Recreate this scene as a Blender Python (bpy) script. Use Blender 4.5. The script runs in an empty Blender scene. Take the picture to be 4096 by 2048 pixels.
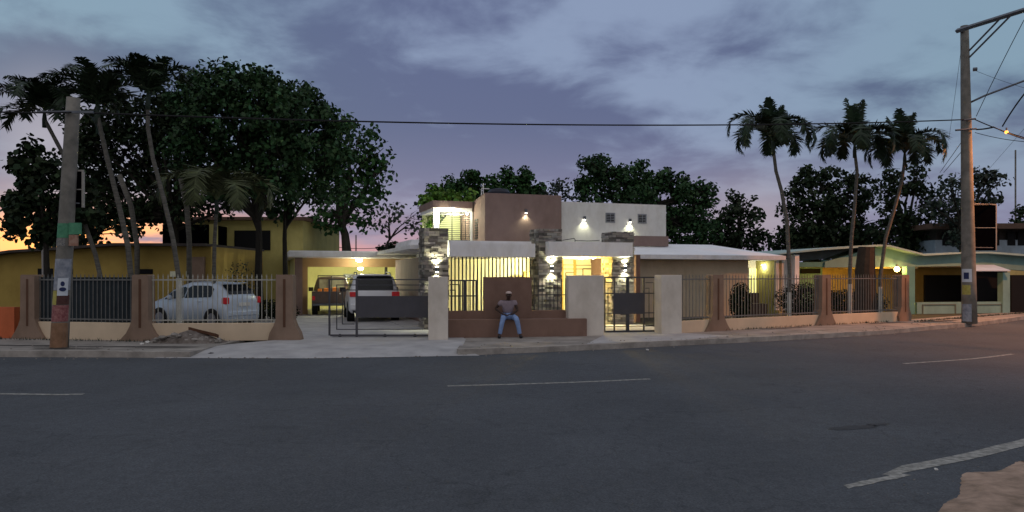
import bpy, bmesh, math, random
import numpy as np
from mathutils import Vector, Matrix
random.seed(7); rng = np.random.default_rng(11)
SC = bpy.context.scene; COL = SC.collection
R = math.radians
# ------------------------------------------------------------------ camera
F, CX, HY, CH = 2957.0, 2048.0, 1100.0, 1.75      # focal length and horizon in photo pixels, eye height
cam = bpy.data.objects.new('camera', bpy.data.cameras.new('camera')); COL.objects.link(cam)
cam.data.sensor_width = 36; cam.data.lens = F/4096*36
cam.data.shift_y = (HY-1024)/4096
cam.location = (0, 0, CH); cam.rotation_euler = (R(90), 0, 0)
cam.data.clip_start = .05; cam.data.clip_end = 3000
SC.camera = cam
SC.view_settings.view_transform = 'Standard'; SC.view_settings.look = 'None'
SC.view_settings.exposure = 0; SC.view_settings.gamma = 1
SC.render.engine = 'CYCLES'
# ------------------------------------------------------------------ world: dusk sky with clouds
W = bpy.data.worlds.new('World'); SC.world = W; W.use_nodes = True
def world():
    nt = W.node_tree; N = nt.nodes; L = nt.links; N.clear()
    def m(op, a, b=None, c=None, clamp=False):
        n = N.new('ShaderNodeMath'); n.operation = op; n.use_clamp = clamp
        for i, v in enumerate((a, b, c)):
            if v is None: continue
            if isinstance(v, (int, float)): n.inputs[i].default_value = v
            else: L.new(v, n.inputs[i])
        return n.outputs[0]
    def mix(f, a, b, mode='MIX'):
        n = N.new('ShaderNodeMix'); n.data_type = 'RGBA'; n.blend_type = mode; n.clamp_result = False
        for s, v in ((0, f), (6, a), (7, b)):
            if isinstance(v, (int, float)): n.inputs[s].default_value = v
            elif isinstance(v, tuple): n.inputs[s].default_value = (*v, 1)
            else: L.new(v, n.inputs[s])
        return n.outputs[2]
    def ss(v, a, b):
        n = N.new('ShaderNodeMapRange'); n.interpolation_type = 'SMOOTHSTEP'
        L.new(v, n.inputs[0]); n.inputs[1].default_value = a; n.inputs[2].default_value = b
        return n.outputs[0]
    def noise(vec, sc, det=6, rough=.5, dist=0):
        n = N.new('ShaderNodeTexNoise'); L.new(vec, n.inputs['Vector'])
        n.inputs['Scale'].default_value = sc; n.inputs['Detail'].default_value = det
        n.inputs['Roughness'].default_value = rough; n.inputs['Distortion'].default_value = dist
        return n.outputs[0]
    tc = N.new('ShaderNodeTexCoord').outputs['Generated']
    sp = N.new('ShaderNodeSeparateXYZ'); L.new(tc, sp.inputs[0]); x, y, z = sp.outputs
    zz = m('ADD', m('MAXIMUM', z, 0), .22)
    cb = N.new('ShaderNodeCombineXYZ')
    L.new(m('DIVIDE', x, zz), cb.inputs[0]); L.new(m('DIVIDE', y, zz), cb.inputs[1]); cb.inputs[2].default_value = 3.7
    v = cb.outputs[0]
    n1 = noise(v, 1.0, 4, .5, .25); n2 = noise(v, 3.4, 6, .55, .25)
    cl = m('ADD', m('MULTIPLY', n1, .60), m('MULTIPLY', n2, .40))
    c = mix(ss(cl, .43, .58), (.094, .118, .235), (.235, .300, .45))
    # upper air: cooler towards both sides, violet in the middle
    side = ss(m('ABSOLUTE', m('ADD', x, -.05)), .12, .55)
    c = mix(m('MULTIPLY', side, .75), c, mix(1., c, (.88, 1.12, .93), 'MULTIPLY'))
    hz = m('SUBTRACT', 1, ss(z, .03, .22))
    c = mix(m('MULTIPLY', hz, .62), c, (.285, .262, .42))
    # afterglow low in the west
    az = m('DIVIDE', x, m('MAXIMUM', y, .05))
    def gauss(az0, s, z0, sz):
        a = m('POWER', m('ABSOLUTE', m('DIVIDE', m('SUBTRACT', az, az0), s)), 2)
        b = m('POWER', m('ABSOLUTE', m('DIVIDE', m('SUBTRACT', z, z0), sz)), 2)
        return m('MULTIPLY', m('EXPONENT', m('MULTIPLY', m('ADD', a, b), -1)), m('GREATER_THAN', y, 0))
    cb2 = N.new('ShaderNodeCombineXYZ'); L.new(az, cb2.inputs[0]); L.new(m('MULTIPLY', z, 5), cb2.inputs[1])
    n3 = noise(cb2.outputs[0], 5, 5, .55)
    c = mix(m('MULTIPLY', gauss(-.33, .38, .02, .045), m('MULTIPLY', ss(n3, .3, .6), .9)), c, (.66, .33, .36))
    c = mix(m('MULTIPLY', gauss(-.60, .20, .038, .036), ss(n3, .30, .52)), c, (2.1, .85, .22))
    c = mix(m('MULTIPLY', gauss(-.62, .10, .16, .07), .6), c, (.5, .46, .52))
    c = mix(m('MULTIPLY', gauss(.33, .1, .07, .05), .45), c, (.5, .42, .44))
    # brightness added to the unseen sky overhead and behind, to light ground and walls
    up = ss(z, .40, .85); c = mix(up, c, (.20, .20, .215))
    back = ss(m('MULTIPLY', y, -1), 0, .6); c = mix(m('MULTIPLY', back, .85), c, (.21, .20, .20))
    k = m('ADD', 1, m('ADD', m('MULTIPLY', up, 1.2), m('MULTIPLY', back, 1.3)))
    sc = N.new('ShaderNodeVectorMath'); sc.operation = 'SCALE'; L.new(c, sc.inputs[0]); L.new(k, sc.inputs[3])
    sky = N.new('ShaderNodeTexSky'); sky.sky_type = 'NISHITA'; sky.sun_disc = False
    sky.sun_elevation = R(-1.5); sky.sun_rotation = R(-33)
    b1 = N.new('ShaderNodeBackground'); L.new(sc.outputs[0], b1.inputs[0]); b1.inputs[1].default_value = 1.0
    b2 = N.new('ShaderNodeBackground'); L.new(sky.outputs[0], b2.inputs[0]); b2.inputs[1].default_value = .08
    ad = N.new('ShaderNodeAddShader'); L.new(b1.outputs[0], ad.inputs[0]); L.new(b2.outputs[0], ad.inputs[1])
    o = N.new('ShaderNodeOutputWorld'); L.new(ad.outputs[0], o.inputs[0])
world()
# ------------------------------------------------------------------ helpers: photo pixel -> place
def at(px, py, Y): return Vector(((px-CX)/F*Y, Y, CH-(py-HY)/F*Y))
def gp(px, py, z=0.0):
    Y = (CH-z)*F/(py-HY); return Vector(((px-CX)/F*Y, Y, z))
class Frame:                                       # a vertical plane family: u along, v into depth
    def __init__(s, x, y, deg):
        s.o = Vector((x, y, 0)); a = R(deg); s.a = a
        s.U = Vector((math.cos(a), math.sin(a), 0)); s.V = Vector((-math.sin(a), math.cos(a), 0))
    def W(s, u, v, z): return s.o + s.U*u + s.V*v + Vector((0, 0, z))
    def u(s, px, v):
        k = (px-CX)/F; p = s.o + s.V*v
        return (k*p.y-p.x)/(s.U.x-k*s.U.y)
    def z(s, px, py, v):
        p = s.W(s.u(px, v), v, 0); return CH-(py-HY)/F*p.y
H = Frame(-2.0, 19.7, 18.5)                        # the house
# ------------------------------------------------------------------ materials
MATS = {}
def mat(name, col, rough=.7, var=.12, scale=3., bump=0., bscale=40., metal=0., emit=None, estr=0., attr=False, spec=.3, col2=None, detail=6, mscale=None):
    if name in MATS: return MATS[name]
    M = bpy.data.materials.new(name); M.use_nodes = True; nt = M.node_tree; N = nt.nodes; L = nt.links
    b = N['Principled BSDF']; b.inputs['Roughness'].default_value = rough; b.inputs['Metallic'].default_value = metal
    b.inputs['Specular IOR Level'].default_value = spec
    tc = N.new('ShaderNodeTexCoord'); mp = N.new('ShaderNodeMapping'); L.new(tc.outputs['Object'], mp.inputs[0])
    if mscale: mp.inputs['Scale'].default_value = mscale
    n = N.new('ShaderNodeTexNoise'); L.new(mp.outputs[0], n.inputs['Vector']); n.inputs['Scale'].default_value = scale; n.inputs['Detail'].default_value = detail
    n.inputs['Roughness'].default_value = .6
    r = N.new('ShaderNodeValToRGB'); L.new(n.outputs[0], r.inputs[0])
    r.color_ramp.elements[0].position = .3; r.color_ramp.elements[1].position = .7
    a = tuple(max(0, c*(1-var)) for c in col); c2 = tuple(min(1, c*(1+var)) for c in col) if col2 is None else col2
    if col2 is not None: a = col
    r.color_ramp.elements[0].color = (*a, 1); r.color_ramp.elements[1].color = (*c2, 1)
    out = r.outputs[0]
    if 'plaster' in name:
        m2 = N.new('ShaderNodeMapping'); L.new(tc.outputs['Object'], m2.inputs[0]); m2.inputs['Scale'].default_value = (1.5, 1.5, .75)
        n3 = N.new('ShaderNodeTexNoise'); L.new(m2.outputs[0], n3.inputs['Vector']); n3.inputs['Scale'].default_value = 1.4; n3.inputs['Detail'].default_value = 8; n3.inputs['Roughness'].default_value = .65
        r3 = N.new('ShaderNodeValToRGB'); L.new(n3.outputs[0], r3.inputs[0]); e = r3.color_ramp.elements; e[0].position = .30; e[0].color = (.70, .67, .62, 1); e[1].position = .56; e[1].color = (1, 1, 1, 1)
        mx = N.new('ShaderNodeMix'); mx.data_type = 'RGBA'; mx.blend_type = 'MULTIPLY'; mx.inputs[0].default_value = .55; L.new(out, mx.inputs[6]); L.new(r3.outputs[0], mx.inputs[7]); out = mx.outputs[2]
    if attr:
        at_ = N.new('ShaderNodeAttribute'); at_.attribute_name = 'Col'
        mx = N.new('ShaderNodeMix'); mx.data_type = 'RGBA'; mx.blend_type = 'MULTIPLY'; mx.inputs[0].default_value = 1
        L.new(out, mx.inputs[6]); L.new(at_.outputs['Color'], mx.inputs[7]); out = mx.outputs[2]
    L.new(out, b.inputs['Base Color'])
    if bump > 0:
        n2 = N.new('ShaderNodeTexNoise'); L.new(mp.outputs[0], n2.inputs['Vector']); n2.inputs['Scale'].default_value = bscale; n2.inputs['Detail'].default_value = 4
        bp = N.new('ShaderNodeBump'); bp.inputs['Strength'].default_value = bump; bp.inputs['Distance'].default_value = .01
        L.new(n2.outputs[0], bp.inputs['Height']); L.new(bp.outputs[0], b.inputs['Normal'])
    if emit:
        b.inputs['Emission Color'].default_value = (*emit, 1); b.inputs['Emission Strength'].default_value = estr
    MATS[name] = M; return M
def asphalt():
    M = bpy.data.materials.new('asphalt'); M.use_nodes = True; nt = M.node_tree; N = nt.nodes; L = nt.links
    b = N['Principled BSDF']; b.inputs['Roughness'].default_value = .82; b.inputs['Specular IOR Level'].default_value = .25
    tc = N.new('ShaderNodeTexCoord').outputs['Object']
    def ns(s, d, r=.6):
        n = N.new('ShaderNodeTexNoise'); L.new(tc, n.inputs['Vector']); n.inputs['Scale'].default_value = s; n.inputs['Detail'].default_value = d; n.inputs['Roughness'].default_value = r; return n.outputs[0]
    def rp(v, p0, c0, p1, c1):
        r = N.new('ShaderNodeValToRGB'); L.new(v, r.inputs[0]); e = r.color_ramp.elements
        e[0].position = p0; e[0].color = (c0, c0, c0, 1); e[1].position = p1; e[1].color = (c1, c1, c1, 1); return r.outputs[0]
    def mul(a, c):
        m = N.new('ShaderNodeMix'); m.data_type = 'RGBA'; m.blend_type = 'MULTIPLY'; m.inputs[0].default_value = 1
        L.new(a, m.inputs[6])
        if isinstance(c, tuple): m.inputs[7].default_value = (*c, 1)
        else: L.new(c, m.inputs[7])
        return m.outputs[2]
    c = mul(rp(ns(.35, 6), .32, .80, .7, 1.12), rp(ns(45, 3, .7), .35, .68, .68, 1.35))
    c = mul(c, rp(ns(9, 5), .3, .85, .7, 1.12))
    c = mul(c, rp(ns(.9, 2), .22, .72, .34, 1.0))
    c = mul(c, (.076, .083, .094))
    vo = N.new('ShaderNodeTexVoronoi'); vo.feature = 'DISTANCE_TO_EDGE'; vo.inputs['Scale'].default_value = .42
    wv = N.new('ShaderNodeVectorMath'); wv.operation = 'ADD'; nz = N.new('ShaderNodeTexNoise'); nz.inputs['Scale'].default_value = 1.6; nz.inputs['Detail'].default_value = 5
    L.new(tc, nz.inputs['Vector']); L.new(tc, wv.inputs[0]); L.new(nz.outputs['Color'], wv.inputs[1]); L.new(wv.outputs[0], vo.inputs['Vector'])
    c = mul(c, rp(vo.outputs['Distance'], .0, .74, .008, 1.0)); L.new(c, b.inputs['Base Color'])
    bp = N.new('ShaderNodeBump'); bp.inputs['Strength'].default_value = .6; bp.inputs['Distance'].default_value = .01
    L.new(ns(70, 3), bp.inputs['Height']); L.new(bp.outputs[0], b.inputs['Normal'])
    return M
M_road = asphalt()
M_paint = mat('road_paint', (.11, .11, .10), .8, scale=14, col2=(.40, .39, .36), bump=.3)
M_side = mat('pavement_concrete', (.17, .155, .14), .9, scale=1.3, col2=(.36, .33, .30), bump=.5, bscale=25)
M_drive = mat('driveway_concrete', (.30, .295, .30), .9, scale=1.6, col2=(.46, .45, .45), bump=.5, bscale=25)
M_kerb = mat('kerb_concrete', (.20, .18, .16), .9, scale=2.5, col2=(.42, .38, .34), bump=.6, bscale=20)
M_soil = mat('yard_soil', (.03, .035, .02), .95, scale=1.5, col2=(.09, .08, .055), bump=1, bscale=15)
M_dirt = mat('roadside_dirt', (.17, .12, .085), .95, scale=5, col2=(.44, .31, .235), bump=1, bscale=18)
M_cream = mat('cream_plaster', (.62, .56, .49), .85, .07, 2.5, bump=.25, bscale=60)
M_creamwall = mat('cream_low_wall', (.60, .47, .33), .85, .09, 1.4, bump=.3, bscale=60)
M_brown = mat('brown_plaster', (.205, .125, .095), .85, .10, 1.8, bump=.3, bscale=60)
M_mauve = mat('mauve_brown_plaster', (.235, .162, .142), .85, .08, 1.5, bump=.25, bscale=60)
M_white = mat('white_plaster', (.80, .79, .80), .8, .05, 1.5, bump=.2, bscale=60)
M_grey = mat('offwhite_plaster', (.68, .67, .64), .85, .06, 1.2, bump=.25, bscale=50)
M_pillar = mat('brown_fence_plaster', (.24, .165, .12), .85, .12, 2.2, bump=.3, bscale=50)
M_yellow = mat('yellow_plaster', (.37, .26, .065), .85, .12, 1.1, bump=.25, bscale=50)
M_yellow2 = mat('pale_yellow_plaster', (.46, .40, .14), .85, .14, .9, bump=.25, bscale=50)
M_carp = mat('carport_yellow_plaster', (.68, .64, .30), .85, .05, 1.5)
M_porch = mat('porch_cream_wall', (.80, .78, .52), .8, .04, 2)
M_turq = mat('turquoise_plaster', (.11, .26, .24), .85, .10, 1.3, bump=.2)
M_turq2 = mat('pale_turquoise_plaster', (.18, .32, .31), .85, .10, 1.3, bump=.2)
M_orange = mat('orange_plaster', (.52, .13, .05), .85, .10, 1.5)
M_iron = mat('dark_iron', (.035, .035, .042), .5, .2, 8, spec=.5)
M_gatep = mat('gate_sheet_metal', (.055, .053, .062), .55, .12, 3, spec=.4)
M_barl = mat('pale_painted_bar', (.36, .35, .31), .6, .15, 9)
M_barg = mat('grey_painted_bar', (.14, .14, .135), .6, .2, 9)
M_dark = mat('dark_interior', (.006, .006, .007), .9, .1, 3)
M_roof = mat('dark_roof_sheet', (.055, .045, .04), .8, .3, 3)
M_roofb = mat('brown_roof_trim', (.12, .07, .05), .8, .2, 3)
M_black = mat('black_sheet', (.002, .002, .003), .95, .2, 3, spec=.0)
M_pole = mat('pole_concrete', (.12, .115, .10), .9, scale=3, col2=(.25, .23, .20), bump=.6, bscale=30)
M_trunkp = mat('palm_trunk', (.06, .056, .048), .9, scale=4, col2=(.15, .14, .12), bump=.6, bscale=8, mscale=(1, 1, 6))
M_limewash = mat('limewashed_trunk', (.50, .49, .44), .9, .18, 6)
M_bark = mat('bark', (.012, .010, .008), .95, scale=4, col2=(.03, .026, .02), bump=1, bscale=12, mscale=(3, 3, .6))
M_barkp = mat('pale_bark', (.03, .026, .02), .95, scale=4, col2=(.07, .06, .048), bump=1, bscale=12, mscale=(3, 3, .6))
M_leaf = mat('leaf_dark', (.018, .031, .014), .65, .35, 1.2, attr=True, spec=.15)
M_leafm = mat('leaf_deep_green', (.026, .062, .024), .6, .35, 1.0, attr=True, spec=.15)
M_leafg = mat('leaf_green', (.028, .075, .022), .6, .3, 1.2, attr=True, spec=.15)
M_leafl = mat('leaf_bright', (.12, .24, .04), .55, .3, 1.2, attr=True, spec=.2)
M_leafp = mat('leaf_grey', (.035, .05, .038), .6, .3, 1.2, attr=True, spec=.2)
M_palm = mat('palm_leaf', (.018, .036, .016), .5, .3, 2, attr=True, spec=.3)
M_palmp = mat('palm_leaf_pale', (.075, .09, .04), .6, .3, 2, attr=True, spec=.2)
M_stone = mat('ledge_stone', (.85, .82, .78), .9, .18, 9, bump=1, bscale=22, attr=True)
M_glass = mat('window_glass', (.006, .008, .010), .22, .1, 2, spec=.3)
M_tyre = mat('tyre_rubber', (.012, .012, .012), .8, .1, 9)
M_rim = mat('wheel_rim', (.30, .31, .33), .35, .1, 9, metal=.8)
M_carw = mat('white_car_paint', (.66, .67, .70), .28, .03, 2, spec=.6)
M_cars = mat('silver_car_paint', (.50, .57, .66), .3, .06, 1.5, metal=.1, spec=.6)
M_carb = mat('faded_brown_car_paint', (.10, .065, .05), .45, .25, 2, spec=.5)
M_red = mat('red_lens', (.45, .015, .02), .25, .1, 9, spec=.6, emit=(.8, .02, .03), estr=.05)
M_plast = mat('black_plastic', (.02, .02, .022), .6, .1, 9)
M_amber = mat('orange_cargo', (.85, .27, .04), .6, .2, 6)
M_skin = mat('dark_skin', (.045, .024, .017), .55, .1, 9)
M_shirt = mat('lilac_grey_shirt', (.24, .19, .215), .9, .12, 14, bump=.4, bscale=30)
M_jean = mat('light_blue_jeans', (.20, .29, .50), .9, .18, 10, bump=.4, bscale=60)
M_cap = mat('pale_cap', (.50, .40, .36), .85, .1, 9)
M_shoe = mat('dark_shoe', (.02, .017, .02), .6, .1, 9)
M_wire = mat('cable_black', (.008, .008, .010), .7, .1, 9)
M_galv = mat('galvanised_steel', (.12, .13, .15), .5, .2, 6, metal=.5)
M_timber = mat('old_timber', (.10, .045, .025), .9, .3, 5, bump=.6)
M_rub = mat('rubble_stone', (.13, .115, .10), .95, scale=4, col2=(.36, .33, .30), bump=1)
M_tank = mat('black_tank_plastic', (.015, .017, .03), .5, .1, 4)
def lampmat(name, c, s): return mat(name, c, .5, .01, 2, emit=c, estr=s)
M_lampw = lampmat('lamp_glass_white', (1, .98, .82), 16)
M_lampy = lampmat('lamp_glass_yellow', (1, .74, .25), 22)
M_lampo = lampmat('lamp_glass_orange', (1, .30, .04), 5)
# ------------------------------------------------------------------ mesh builder
class MB:
    def __init__(s, fr=None): s.v = []; s.f = []; s.c = []; s.fr = fr; s.smooth = False
    def P(s, p):
        if s.fr is None: return Vector(p)
        return s.fr.W(*p)
    def add(s, vs, fs, col=None):
        n = len(s.v); s.v += [tuple(s.P(v)) for v in vs]; s.f += [tuple(i+n for i in f) for f in fs]
        s.c += [col or (1, 1, 1)]*len(fs)
    def box(s, x0, x1, y0, y1, z0, z1, col=None):
        s.add([(x0,y0,z0),(x1,y0,z0),(x1,y1,z0),(x0,y1,z0),(x0,y0,z1),(x1,y0,z1),(x1,y1,z1),(x0,y1,z1)],
              [(0,3,2,1),(4,5,6,7),(0,1,5,4),(1,2,6,5),(2,3,7,6),(3,0,4,7)], col)
    def prism(s, poly, y0, y1, col=None):          # poly in (x,z), extruded along y
        n = len(poly)
        s.add([(a, y0, b) for a, b in poly]+[(a, y1, b) for a, b in poly],
              [tuple(range(n)), tuple(range(2*n-1, n-1, -1))]+[(i, i+n, (i+1) % n+n, (i+1) % n) for i in range(n)], col)
    def slab(s, poly, z0, z1, col=None):           # poly in (x,y)
        n = len(poly)
        s.add([(a, b, z0) for a, b in poly]+[(a, b, z1) for a, b in poly],
              [tuple(range(n-1, -1, -1)), tuple(range(n, 2*n))]+[(i, (i+1) % n, (i+1) % n+n, i+n) for i in range(n)], col)
    def tube(s, path, rad, n=8, caps=True, col=None):
        pts = [Vector(p) for p in path]
        if s.fr is not None: pts = [s.fr.W(*p) for p in pts]
        if isinstance(rad, (int, float)): rad = [rad]*len(pts)
        vs = []; fs = []
        T0 = (pts[1]-pts[0]).normalized(); up = Vector((0,0,1)) if abs(T0.z) < .9 else Vector((1,0,0))
        A = T0.cross(up).normalized()
        for i, p in enumerate(pts):
            T = (pts[min(i+1, len(pts)-1)]-pts[max(i-1, 0)]).normalized()
            A = (A-T*A.dot(T)).normalized(); B = T.cross(A)
            for k in range(n):
                t = 2*math.pi*k/n; vs.append(p+(A*math.cos(t)+B*math.sin(t))*rad[i])
        for i in range(len(pts)-1):
            for k in range(n):
                fs.append((i*n+k, i*n+(k+1) % n, (i+1)*n+(k+1) % n, (i+1)*n+k))
        if caps: fs += [tuple(range(n-1, -1, -1)), tuple(range(len(vs)-n, len(vs)))]
        m = len(s.v); s.v += [tuple(v) for v in vs]; s.f += [tuple(i+m for i in f) for f in fs]; s.c += [col or (1,1,1)]*len(fs)
    def sphere(s, c, r, sx=1, sy=1, sz=1, n=10, col=None):
        vs = []; fs = []; m = n//2+1
        for i in range(m+1):
            a = math.pi*i/m
            for k in range(n):
                t = 2*math.pi*k/n; vs.append((c[0]+r*sx*math.sin(a)*math.cos(t), c[1]+r*sy*math.sin(a)*math.sin(t), c[2]+r*sz*math.cos(a)))
        for i in range(m):
            for k in range(n): fs.append((i*n+k, (i+1)*n+k, (i+1)*n+(k+1) % n, i*n+(k+1) % n))
        s.add(vs, fs, col)
    def build(s, name, m, parent=None, smooth=False, bevel=0):
        me = bpy.data.meshes.new(name)
        me.from_pydata(s.v, [], s.f); me.update()
        if any(c != (1,1,1) for c in s.c):
            a = me.color_attributes.new('Col', 'FLOAT_COLOR', 'CORNER')
            buf = np.ones((len(me.loops), 4), np.float32); k = 0
            for f, c in zip(s.f, s.c):
                buf[k:k+len(f), :3] = c; k += len(f)
            a.data.foreach_set('color', buf.ravel())
        else:
            a = me.color_attributes.new('Col', 'FLOAT_COLOR', 'CORNER')
            a.data.foreach_set('color', np.ones(len(me.loops)*4, np.float32))
        bm = bmesh.new(); bm.from_mesh(me); bmesh.ops.recalc_face_normals(bm, faces=bm.faces); bm.to_mesh(me); bm.free()
        if smooth: me.shade_smooth()
        me.materials.append(m)
        o = bpy.data.objects.new(name, me); COL.objects.link(o)
        if parent is not None: o.parent = parent
        if bevel:
            b = o.modifiers.new('bevel', 'BEVEL'); b.width = bevel; b.segments = 2; b.limit_method = 'ANGLE'
        return o
def tag(o, label=None, cat=None, group=None, kind=None):
    if label: o['label'] = label
    if cat: o['category'] = cat
    if group: o['group'] = group
    if kind: o['kind'] = kind
    return o
def thing(name, label, cat, group=None):
    o = bpy.data.objects.new(name, None); COL.objects.link(o); o.empty_display_size = .2
    return tag(o, label, cat, group)
def allch(o):
    r = []
    for c in o.children: r.append(c); r += allch(c)
    return r
def settle(root, rot=0.0, base=None):              # put the thing's origin at its base, keep everything where it is
    ms = [c for c in allch(root) if c.type == 'MESH'] + ([root] if root.type == 'MESH' else [])
    if base is None:
        lo = Vector((1e9,)*3); hi = Vector((-1e9,)*3)
        for o in ms:
            for v in o.data.vertices:
                for k in range(3): lo[k] = min(lo[k], v.co[k]); hi[k] = max(hi[k], v.co[k])
        base = Vector(((lo.x+hi.x)/2, (lo.y+hi.y)/2, lo.z))
    T = Matrix.Rotation(-rot, 4, 'Z') @ Matrix.Translation(-Vector(base))
    for o in ms: o.data.transform(T)
    for c in allch(root):
        if c.type == 'LIGHT': c.matrix_basis = T @ c.matrix_basis
    root.location = base; root.rotation_euler = (0, 0, rot)
    return root
def single(name, mb, m, label, cat, group=None, **k):
    o = mb.build(name, m, **k); tag(o, label, cat, group); return settle(o)
def struct(name, mb, m, **k):
    o = mb.build(name, m, **k); o['kind'] = 'structure'; return o
def light(kind, loc, energy, col, parent=None, size=.08, **k):
    l = bpy.data.lights.new('lamp_light', kind); l.energy = energy; l.color = col
    if kind != 'AREA': l.shadow_soft_size = size
    for a, b in k.items(): setattr(l, a, b)
    o = bpy.data.objects.new('lamp_light', l); COL.objects.link(o); o.location = loc
    if parent is not None: o.parent = parent
    return o
# ================================================================== THE SETTING
def zr(p, z): return (p[0], p[1], z)
KERB = [(-60, 21.5), (-30, 18.6), (-18, 17.25), (-11.7, 16.95), (-7.63, 16.78), (-4.16, 16.75), (-1.16, 17.26), (3.19, 19.04), (10.1, 22.4), (14.1, 25.1), (21.4, 31.0), (45, 53), (80, 90)]
NEAR = [(-60, 10), (-30, 5.6), (-18, 4.2), (-11, 3.7), (-6, 3.6), (-2, 4.3), (1.0, 5.55), (2.96, 6.62), (5.65, 8.15), (10, 11.2), (18, 17.6), (27, 26), (50, 49), (84, 87)]
def smoothline(P, n=6):
    out = []
    for i in range(len(P)-1):
        p0 = P[max(i-1, 0)]; p1 = P[i]; p2 = P[i+1]; p3 = P[min(i+2, len(P)-1)]
        for k in range(n):
            t = k/n; q = []
            for d in (0, 1):
                q.append(.5*((2*p1[d])+(-p0[d]+p2[d])*t+(2*p0[d]-5*p1[d]+4*p2[d]-p3[d])*t*t+(-p0[d]+3*p1[d]-3*p2[d]+p3[d])*t**3))
            out.append(tuple(q))
    out.append(P[-1]); return out
KL = smoothline(KERB); NL = smoothline(NEAR)
def off(line, d):
    out = []
    for i, p in enumerate(line):
        a = line[max(i-1, 0)]; b = line[min(i+1, len(line)-1)]
        t = Vector((b[0]-a[0], b[1]-a[1])).normalized(); out.append((p[0]-t.y*d, p[1]+t.x*d))
    return out
def strip(mb, A, B, za, zb):
    n = len(mb.v); mb.v += [zr(p, za) for p in A]+[zr(p, zb) for p in B]; k = len(A)
    for i in range(k-1): mb.f.append((n+i, n+i+1, n+k+i+1, n+k+i)); mb.c.append((1,1,1))
g = MB(); g.add([(-500,-300,-.16),(500,-300,-.16),(500,900,-.16),(-500,900,-.16)], [(0,1,2,3)]); struct('ground', g, M_soil)
# road: between the two edge lines (resampled to the same count by x)
def resample(L, n=60, lo=-60, hi=80):
    xs = [p[0] for p in L]; ys = [p[1] for p in L]
    X = np.linspace(lo, hi, n); return [(float(a), float(np.interp(a, xs, ys))) for a in X]
g = MB(); A = resample(off(NL, -2.6), 90); B = resample(off(KL, .3), 90); strip(g, A, B, -.13, -.13); struct('road', g, M_road)
# far kerb and pavement; the driveway interrupts both
def part_line(L, x0, x1): return [(x0, float(np.interp(x0, [p[0] for p in L], [p[1] for p in L])))]+[p for p in L if x0 < p[0] < x1]+[(x1, float(np.interp(x1, [p[0] for p in L], [p[1] for p in L])))]
FENCE = [(-60, 26), (-25, 21.6), (-13.6, 20.45), (-9.8, 19.75), (-6.0, 19.95), (-2.2, 20.1), (2.7, 21.5), (5.06, 22.0), (6.4, 23.3), (10.9, 26.0), (14.9, 28.2), (26, 36.5), (45, 57), (80, 96)]
for (x0, x1) in ((-60, -7.3), (-1.25, 80)):
    kl = part_line(KL, x0, x1)
    xs_ = np.arange(kl[0][0], kl[-1][0], .55); kl = [(float(x), float(np.interp(x, [p[0] for p in kl], [p[1] for p in kl]))+random.uniform(-.018, .018)) for x in xs_]+[kl[-1]]
    k2 = off(kl, .16); JZ = [.008+random.uniform(-.006, .012) for _ in kl]
    fl = [(p[0], float(np.interp(p[0], [q[0] for q in FENCE], [q[1] for q in FENCE]))+.35) for p in k2]
    g = MB(); strip(g, kl, kl, -.13, .0); 
    m = MB(); 
    for i in range(len(kl)-1):
        a, b, c, d = kl[i], kl[i+1], k2[i+1], k2[i]
        m.add([zr(a,-.14),zr(b,-.14),zr(c,-.14),zr(d,-.14),zr(a,JZ[i]),zr(b,JZ[i+1]),zr(c,JZ[i+1]),zr(d,JZ[i])], [(4,5,6,7),(0,1,5,4)]+([(0,4,7,3)] if i == 0 else [])+([(1,2,6,5)] if i == len(kl)-2 else []))
    struct('kerb', m, M_kerb)
    g = MB(); strip(g, k2, fl, 0, 0)
    if x0 < -50: g.add([zr(k2[-1], 0), zr(k2[-1], -.13), (fl[-1][0], fl[-1][1], -.13), (fl[-1][0], fl[-1][1], 0)], [(0,1,2,3)])
    else: g.add([zr(k2[0], 0), zr(k2[0], -.13), (fl[0][0], fl[0][1], -.13), (fl[0][0], fl[0][1], 0)], [(0,1,2,3)])
    struct('pavement', g, M_side)
# driveway: ramp up from the road, through the gate and on to the carport
g = MB()
rows = [([-8.1, -4.6, -.75], [16.7, 16.62, 17.2], -.124), ([-7.6, -4.5, -1.15], [17.6, 17.3, 17.75], -.03), ([-7.2, -4.4, -1.22], [18.5, 18.2, 18.5], .006), ([-6.3, -4.2, -1.25], [19.9, 19.9, 20.1], .008),
        ([-8.2, -5.4, -2.2], [24.5, 24.5, 24.6], .008), ([-11.9, -8.4, -4.2], [31, 32, 34], .008), ([-15.2, -11.4, -7.0], [40, 41, 43], .008)]
for xs, ys, z in rows:
    for a, b in zip(xs, ys): g.v.append((a, b, z))
for i in range(len(rows)-1):
    for k in (0, 1): g.f.append((i*3+k, i*3+k+1, i*3+k+4, i*3+k+3)); g.c.append((1,1,1))
struct('driveway', g, M_drive)
# concrete apron in front of the small gate
g = MB(); g.slab([(1.9, 18.75), (4.7, 19.95), (6.2, 21.2), (5.2, 22.2), (4.6, 26), (2.9, 26), (2.6, 21.2)], -.02, .009); struct('path', g, M_drive)
# yard behind the fences
fl = resample(FENCE, 60, -60, 80); g = MB(); strip(g, [(a, b+.3) for a, b in fl], [(a*1.6, b+90) for a, b in fl], -.006, -.006); struct('yard', g, M_soil)
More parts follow.
